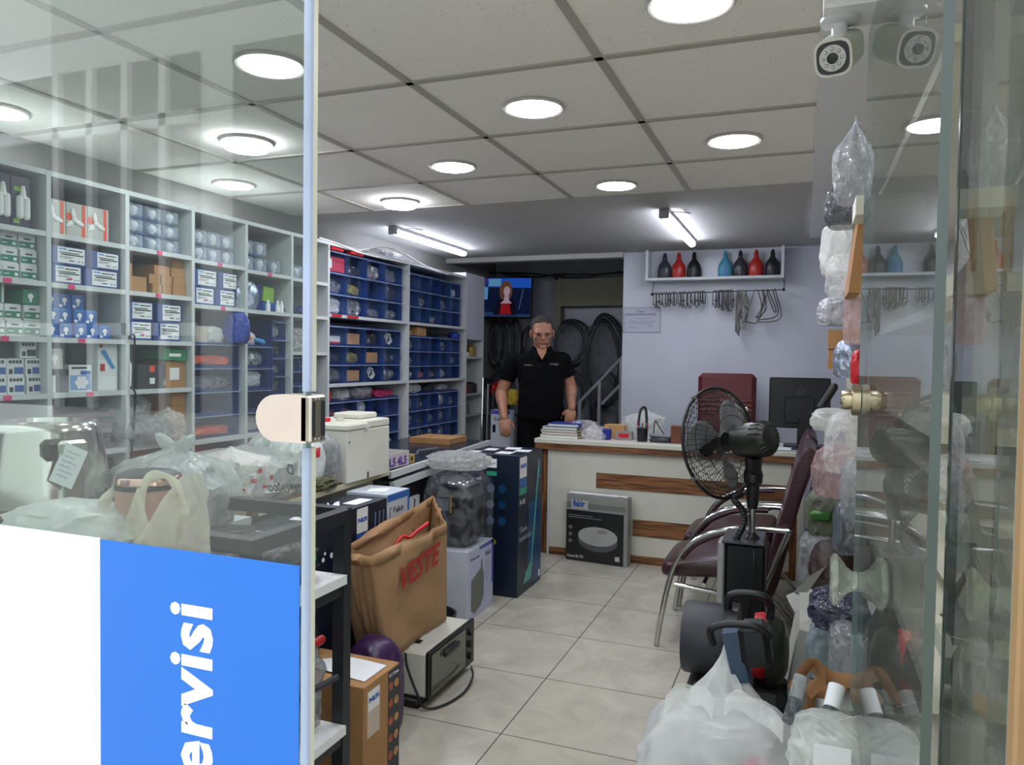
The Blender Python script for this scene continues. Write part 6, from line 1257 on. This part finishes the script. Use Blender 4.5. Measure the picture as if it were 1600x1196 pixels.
# ================================================================ RIGHT-HAND SHELVES
t=thing('goods_shelf','cream thick-edged wall shelf along the right wall behind the glass door','shelving unit',(.4,2.9,0))
for z in (1.442,1.243,1.047,.85): pass
for z in (1.475,1.272,1.076,.88):
    MB().box((.222,1.395,z-.036),(.266,1.47,z)).build('board_end',mat('shelf_cream','d6d2c0',.45),t)
for z in (1.90,1.22,.75,.34): MB().box((.222,1.475,z-.03),(.60,4.6,z)).build('shelf_board',mat('shelf_cream'),t)
for z in (1.475,1.076,.88): MB().box((.30,1.42,z-.03),(.60,3.6,z)).build('shelf_board',mat('shelf_cream'),t)
MB().box((.266,1.395,0.0),(.286,1.47,1.93)).build('upright',mat('shelf_cream'),t); MB().box((.595,1.395,0),(.615,4.6,1.93)).build('back_panel',whitewall,t)
MB().box((.222,4.58,0),(.595,4.6,1.93)).build('upright',mat('shelf_cream'),t)
def hang(px,py,Y,s_,m_,seed,lab,cat='bag',name='hanging_bag',**kw):
    p=ay(px,py,Y); o=bagmesh(MB(),(p.x,Y,p.z-s_[2]/2),s_,seed,**kw).build(name,m_,smooth=45)
    zt=p.z+s_[2]*.42; zb=min([z for z in (1.90,1.22,.75,.34) if z>zt-.02] or [1.90])
    if p.z-s_[2]/2>.05: MB().tube([(p.x,Y,zt),(p.x+.6*(.224-p.x),Y,zt+.6*(zb-.015-zt)),(.2245,Y,zb-.015)],.0012,4).build('hook_wire',steel,o)
    return tag(o,lab,cat)
fdark=film('film_over_dark','50565c',fac=.6,rough=.1,bscale=26,bump=1.2,trans=.1)
hang(1336,250,1.95,(.085,.10,.20),fgrey,401,'clear shiny bag with dark part, topmost on the right beside the camera column',pinch=.5)
hang(1320,318,2.1,(.085,.12,.12),fdark,402,'dark film parcel just under the topmost clear bag')
hang(1312,385,2.5,(.10,.12,.17),fwhite,403,'smooth white paper bag hanging on the right shelves',pinch=.2)
p=ay(1343,390,1.9); tag(MB().box((p.x-.012,1.88,p.z-.10),(p.x+.012,2.1,p.z+.09),rot=RY(.1)).build('cardboard_sheet',card),'tall narrow brown cardboard edge beside the white paper bag','cardboard')
p=ay(1342,340,1.9); tag(MB().box((p.x-.015,1.75,p.z-.02),(.2235,1.87,p.z+.02)).build('cream_carton',cream),'small cream carton above the brown cardboard edge','box')
hang(1318,430,2.3,(.085,.12,.12),fclear,404,'clear bag with a red part below the white paper bag')
hang(1306,487,2.9,(.11,.1,.10),mat('foil_mixed','b8b8c0',.3,bump=1,var=.4,vscale=40),405,'crumpled white and yellow foil pack on the right shelves')
hang(1340,470,2.1,(.06,.12,.22),film('pink_film','d8b8b8',fac=.5,rough=.2,bscale=14,bump=1),406,'long pinkish clear bag behind the door edge',pinch=.3)
for q,(py,lab) in enumerate(((530,'small brown box with a round mark on the right shelves, upper one'),(560,'small brown box below the marked one on the right shelves'))):
    p=ay(1311,py,3.4); tag(MB().box((p.x-.04,3.4,p.z-.045+.0*q),(.2225,3.52,p.z+.038)).build('small_carton',card),lab,'box')
hang(1327,560,2.8,(.09,.12,.13),mat('silver_foil'),407,'silver crumpled foil parcel beside the brown boxes')
hang(1342,573,2.4,(.04,.1,.10),redp,408,'red part behind the door edge above the brass lock','part',name='bagged_part')
p=ay(1292,621,3.2); tag(MB().cap((p.x-.02,3.2,p.z-.04),(p.x+.025,3.2,p.z+.04),.016).build('black_grip',black,smooth=60),'black slanted grip hanging left of the brass lock','grip')
hang(1300,655,3.0,(.13,.14,.08),fmilk,409,'milky crumpled bag right of the monitor')
hang(1322,690,2.7,(.12,.14,.20),fclear,410,'clear bag with red print below the milky bag')
hang(1310,735,2.8,(.15,.14,.18),film('rose_film','c8a8a8',fac=.45,rough=.15,bscale=16,bump=1),411,'rose tinted clear bag beside the chair back')
hang(1332,770,2.3,(.06,.14,.20),fgrey,412,'grey film strip bag at the door edge below the rose bag')
hang(1326,820,2.3,(.075,.12,.15),film('slate_film','5c6670',fac=.75,rough=.2,bscale=10,bump=1,trans=.1),413,'slate grey plastic bag at the door edge')
hang(1290,800,3.3,(.14,.16,.20),mat('olive_cloth','5e6450',.6,bump=.4,var=.15),414,'olive grey soft container with a green lid, low on the right','container','soft_container')
p=ay(1278,808,3.2); tag(MB().box((p.x-.03,3.205,p.z-.022),(p.x+.05,3.235,p.z+.022),bev=.012).build('green_clip',mat('green_plastic','2f6a24',.35),smooth=40),'green plastic clip on the olive container','clip')
hang(1287,870,3.3,(.18,.22,.24),fgrey,415,'grey translucent heap low behind the carton flaps')
hang(1300,900,2.9,(.14,.25,.25),mat('dark_brown_bag','33241f',.5,bump=.6,var=.3),416,'dark brown bag behind the white carton flaps')
# seen through the panes
p=ay(1508,378,1.62); tag(MB().box((.265,1.50,1.478),(.325,1.60,1.62)).build('tall_carton',card2),'tall tan carton on the top shelf seen through the right pane','box')
tag(bagmesh(MB(),(.285,1.56,1.277),(.10,.16,.17),420,pinch=.4).build('hanging_bag',fgrey,smooth=45),'clear bulging bag on the second shelf seen through the right pane','bag')
tag(bagmesh(MB(),(.27,1.55,1.08),(.09,.14,.10),421,pinch=.3).build('hanging_bag',fclear,smooth=45),'clear pouch on the third shelf seen through the right pane','bag')
tag(MB().tube(arc([(.24,1.50,.885),(.28,1.55,.95),(.33,1.6,.93),(.31,1.52,.885)]),.008,6).build('metal_tool',steel,smooth=60),'metal tool with cable on the lowest cream shelf end','tool')
# ---- floor clutter right
gc=mat('grey_board','a9a9a2',.7,var=.05)
t=thing('open_carton','pale grey carton with open flaps leaning beside the misting fan','box',(.05,2.5,0))
b=MB(); b.box((-.035,2.30,.03),(.15,2.75,.55),rot=RY(.16)); b.build('carton_body',gc,t)
MB().add([ay(*p) for p in ((1240,926,2.31),(1262,902,2.33),(1292,884,2.40),(1262,926,2.42))],[(0,1,2,3)]).build('flap',mat('flap_white','c9cac6',.6),t)
MB().add([ay(*p) for p in ((1228,931,2.285),(1240,926,2.29),(1250,932,2.29),(1252,944,2.285),(1247,955,2.28),(1241,957,2.28),(1234,944,2.28))],[(0,1,2,3,4,5,6)]).build('round_flap',mat('flap_white'),t)
# blower vacuum
t=thing('drum_vacuum','black drum-shaped vacuum motor with a handle, red collar and dark green end on the floor','vacuum cleaner',(-.18,2.25,0))
MB().lathe([(.10,0),(.105,.01),(.105,.13),(.10,.14)],(-.315,2.30,.50),32,axis=(1,0,0)).build('drum',darkg,t,smooth=35)
MB().lathe([(.112,0),(.112,.03)],(-.19,2.30,.50),32,axis=(1,0,0)).build('drum_band',black,t,smooth=35)
MB().lathe([(.09,0),(.095,.02),(.09,.035)],(-.115,2.30,.50),32,axis=(1,0,0)).build('red_collar',redp,t,smooth=35)
MB().lathe([(.105,0),(.105,.02),(.088,.045),(.045,.06),(.001,.062)],(-.08,2.30,.49),32,axis=(1,0,0)).build('end_dome',mat('dark_green_plastic','1e261f',.3),t,smooth=45)
MB().tube(arc([(-.19,2.28,.59),(-.185,2.27,.64),(-.15,2.27,.655),(-.09,2.27,.652),(-.07,2.28,.62),(-.075,2.28,.58)]),.012,10).build('handle',black,t,smooth=60)
MB().box((-.30,2.18,.0),(-.02,2.42,.40),bev=.03).build('tank',blackm,t,smooth=35)
t=thing('bagged_vacuum','open white bag holding a black and blue cleaner head, in front of the drum vacuum','bag',(-.2,2.05,0))
bagmesh(MB(),(-.17,2.02,0),(.28,.20,.60),430,ridge=.08,pinch=.45).build('bag',fwhite,t,smooth=50)
MB().box((-.165,2.00,.50),(-.125,2.06,.63),rot=RY(-.25)).build('blue_strip',mat('steel_blue','3a5068',.35),t); MB().box((-.135,1.98,.55),(-.06,2.06,.66),bev=.015,rot=RY(-.15)).build('cleaner_head',black,t,smooth=35); 
MB().tube(arc([(-.20,1.98,.60),(-.205,1.97,.64),(-.17,1.97,.66),(-.10,1.97,.665),(-.06,1.98,.64)]),.010,8).build('cleaner_handle',black,t,smooth=60)
t=thing('rubbish_bag','big translucent white refuse bag with a pinkish content, nearest the camera on the floor','bag',(-.15,1.65,0))
bagmesh(MB(),(-.148,1.68,0),(.345,.32,.575),431,ridge=.09,freq=1.9,pinch=.0,pleat=7,sub=5,box=.5).build('bag',film('refuse_film','eef2f2',fac=.55,rough=.28,bscale=5,bump=.5,trans=.5),t,smooth=60)
bagmesh(MB(),(-.07,1.68,.05),(.12,.16,.42),432,ridge=.1).build('pink_content',mat('pink_content','b0505e',.6),t,smooth=60)
bagmesh(MB(),(-.20,1.69,.02),(.18,.18,.40),433,ridge=.1).build('grey_content',mat('grey_content','777b7a',.6),t,smooth=60)
for q,(x0,x1) in enumerate(((-.26,-.16),(-.14,-.02))): MB().grid(lambda u,v,x0=x0,x1=x1:Vector((x0+(x1-x0)*u,1.60+.05*math.sin(u*3+q)+.03*v,.572+.018*math.sin(math.pi*u)+.03*v+.008*math.sin(9*u))),14,4).build('bag_mouth_fold',fmilk,t,smooth=60)
hang(1310,948,2.0,(.12,.16,.085),film('navy_film','1c2440',fac=.85,rough=.1,bscale=24,bump=1.2,trans=.05),434,'navy blue item wrapped in glossy film beside the crystal knob','wrapped item','wrapped_part')
hang(1318,1010,1.9,(.06,.10,.12),fgrey,435,'standing roll of clear film under the navy wrapped item','film roll','film_roll')
hang(1295,1015,2.1,(.10,.14,.15),mat('grey_cloth','6c787c',.8,bump=.4,var=.1),436,'grey-blue cloth bundle behind the brown straps','cloth','cloth_bundle')
t=thing('strap_bundle','bundle of light brown webbing straps lying on the right-hand pile','straps',(.05,1.75,.4)); wb_=mat('webbing','8f6640',.8,var=.1)
for q,pts in enumerate((((1238,1075),(1262,1040),(1275,1035),(1283,1060),(1262,1085)),((1268,1038),(1300,1060),(1335,1065)),((1270,1080),(1262,1120),(1258,1150)),((1262,1072),(1290,1082),(1320,1070)))):
    P3=[ay(a,c,1.78+.02*q) for a,c in pts]; b=MB(); pp=arc(P3,6); b.tube(pp,.016,8,flat=.22).build('strap',wb_,t,smooth=60)
for q,(px,py,s_,lab) in enumerate(((1300,1105,.016,'paper-wrapped tube standing out of the pile beside the door'),(1243,1090,.013,'silver wrapped tube end left of the brown straps'))):
    a=ay(px+8,py-32,1.6); c=ay(px-6,py+25,1.55); t=thing('wrapped_tube',lab,'tube',tuple(c))
    MB().cyl(a,a.lerp(c,.62),s_,seg=16).build('paper_sleeve',paper if q==0 else fgrey,t,smooth=40); MB().cyl(a.lerp(c,.62),c+(c-a)*.25,s_*.95,s_*1.1,seg=16).build('film_end',fdark,t,smooth=40)
hang(1296,1165,1.5,(.13,.16,.10),fmilk,437,'round white film-wrapped item with a small label at the bottom right','wrapped item','wrapped_part')
p=ay(1300,1185,1.40); tag(MB().box((p.x-.03,1.40,p.z-.02),(p.x+.03,1.401,p.z+.02)).build('label_sheet',paper),'small printed label on the round wrapped item','label')
MB_=MB().box((.0,1.42,0),(.10,1.9,.36)); tag(MB_.build('supply_box',blackm),'black box in the shade under the wrapped round item','box')
tag(MB().box((.06,1.95,0),(.20,2.22,.50)).build('supply_box',gc),'grey box under the cloth bundle by the open carton','box')
# grey cooker on a white box, seen through the pane
t=thing('grey_cooker','grey-green round cooker with a dark display seen through the right pane','cooker',(.16,1.35,.5))
p=ay(1470,1130,1.22); 
MB().lathe([(.05,0),(.06,.02),(.058,.07),(.045,.095),(.001,.10)],(.215,1.33,.56),28).build('body',mat('sage_plastic','6f7c78',.4),t,smooth=45); MB().box((.205,1.268,.60),(.235,1.274,.63)).build('display',black,t); MB().box((.195,1.2695,.575),(.215,1.273,.59)).build('label',paper,t)
tag(MB().box((.15,1.26,0),(.30,1.385,.558),bev=.002).build('white_box',shelfw),'white box carrying the grey cooker','box')
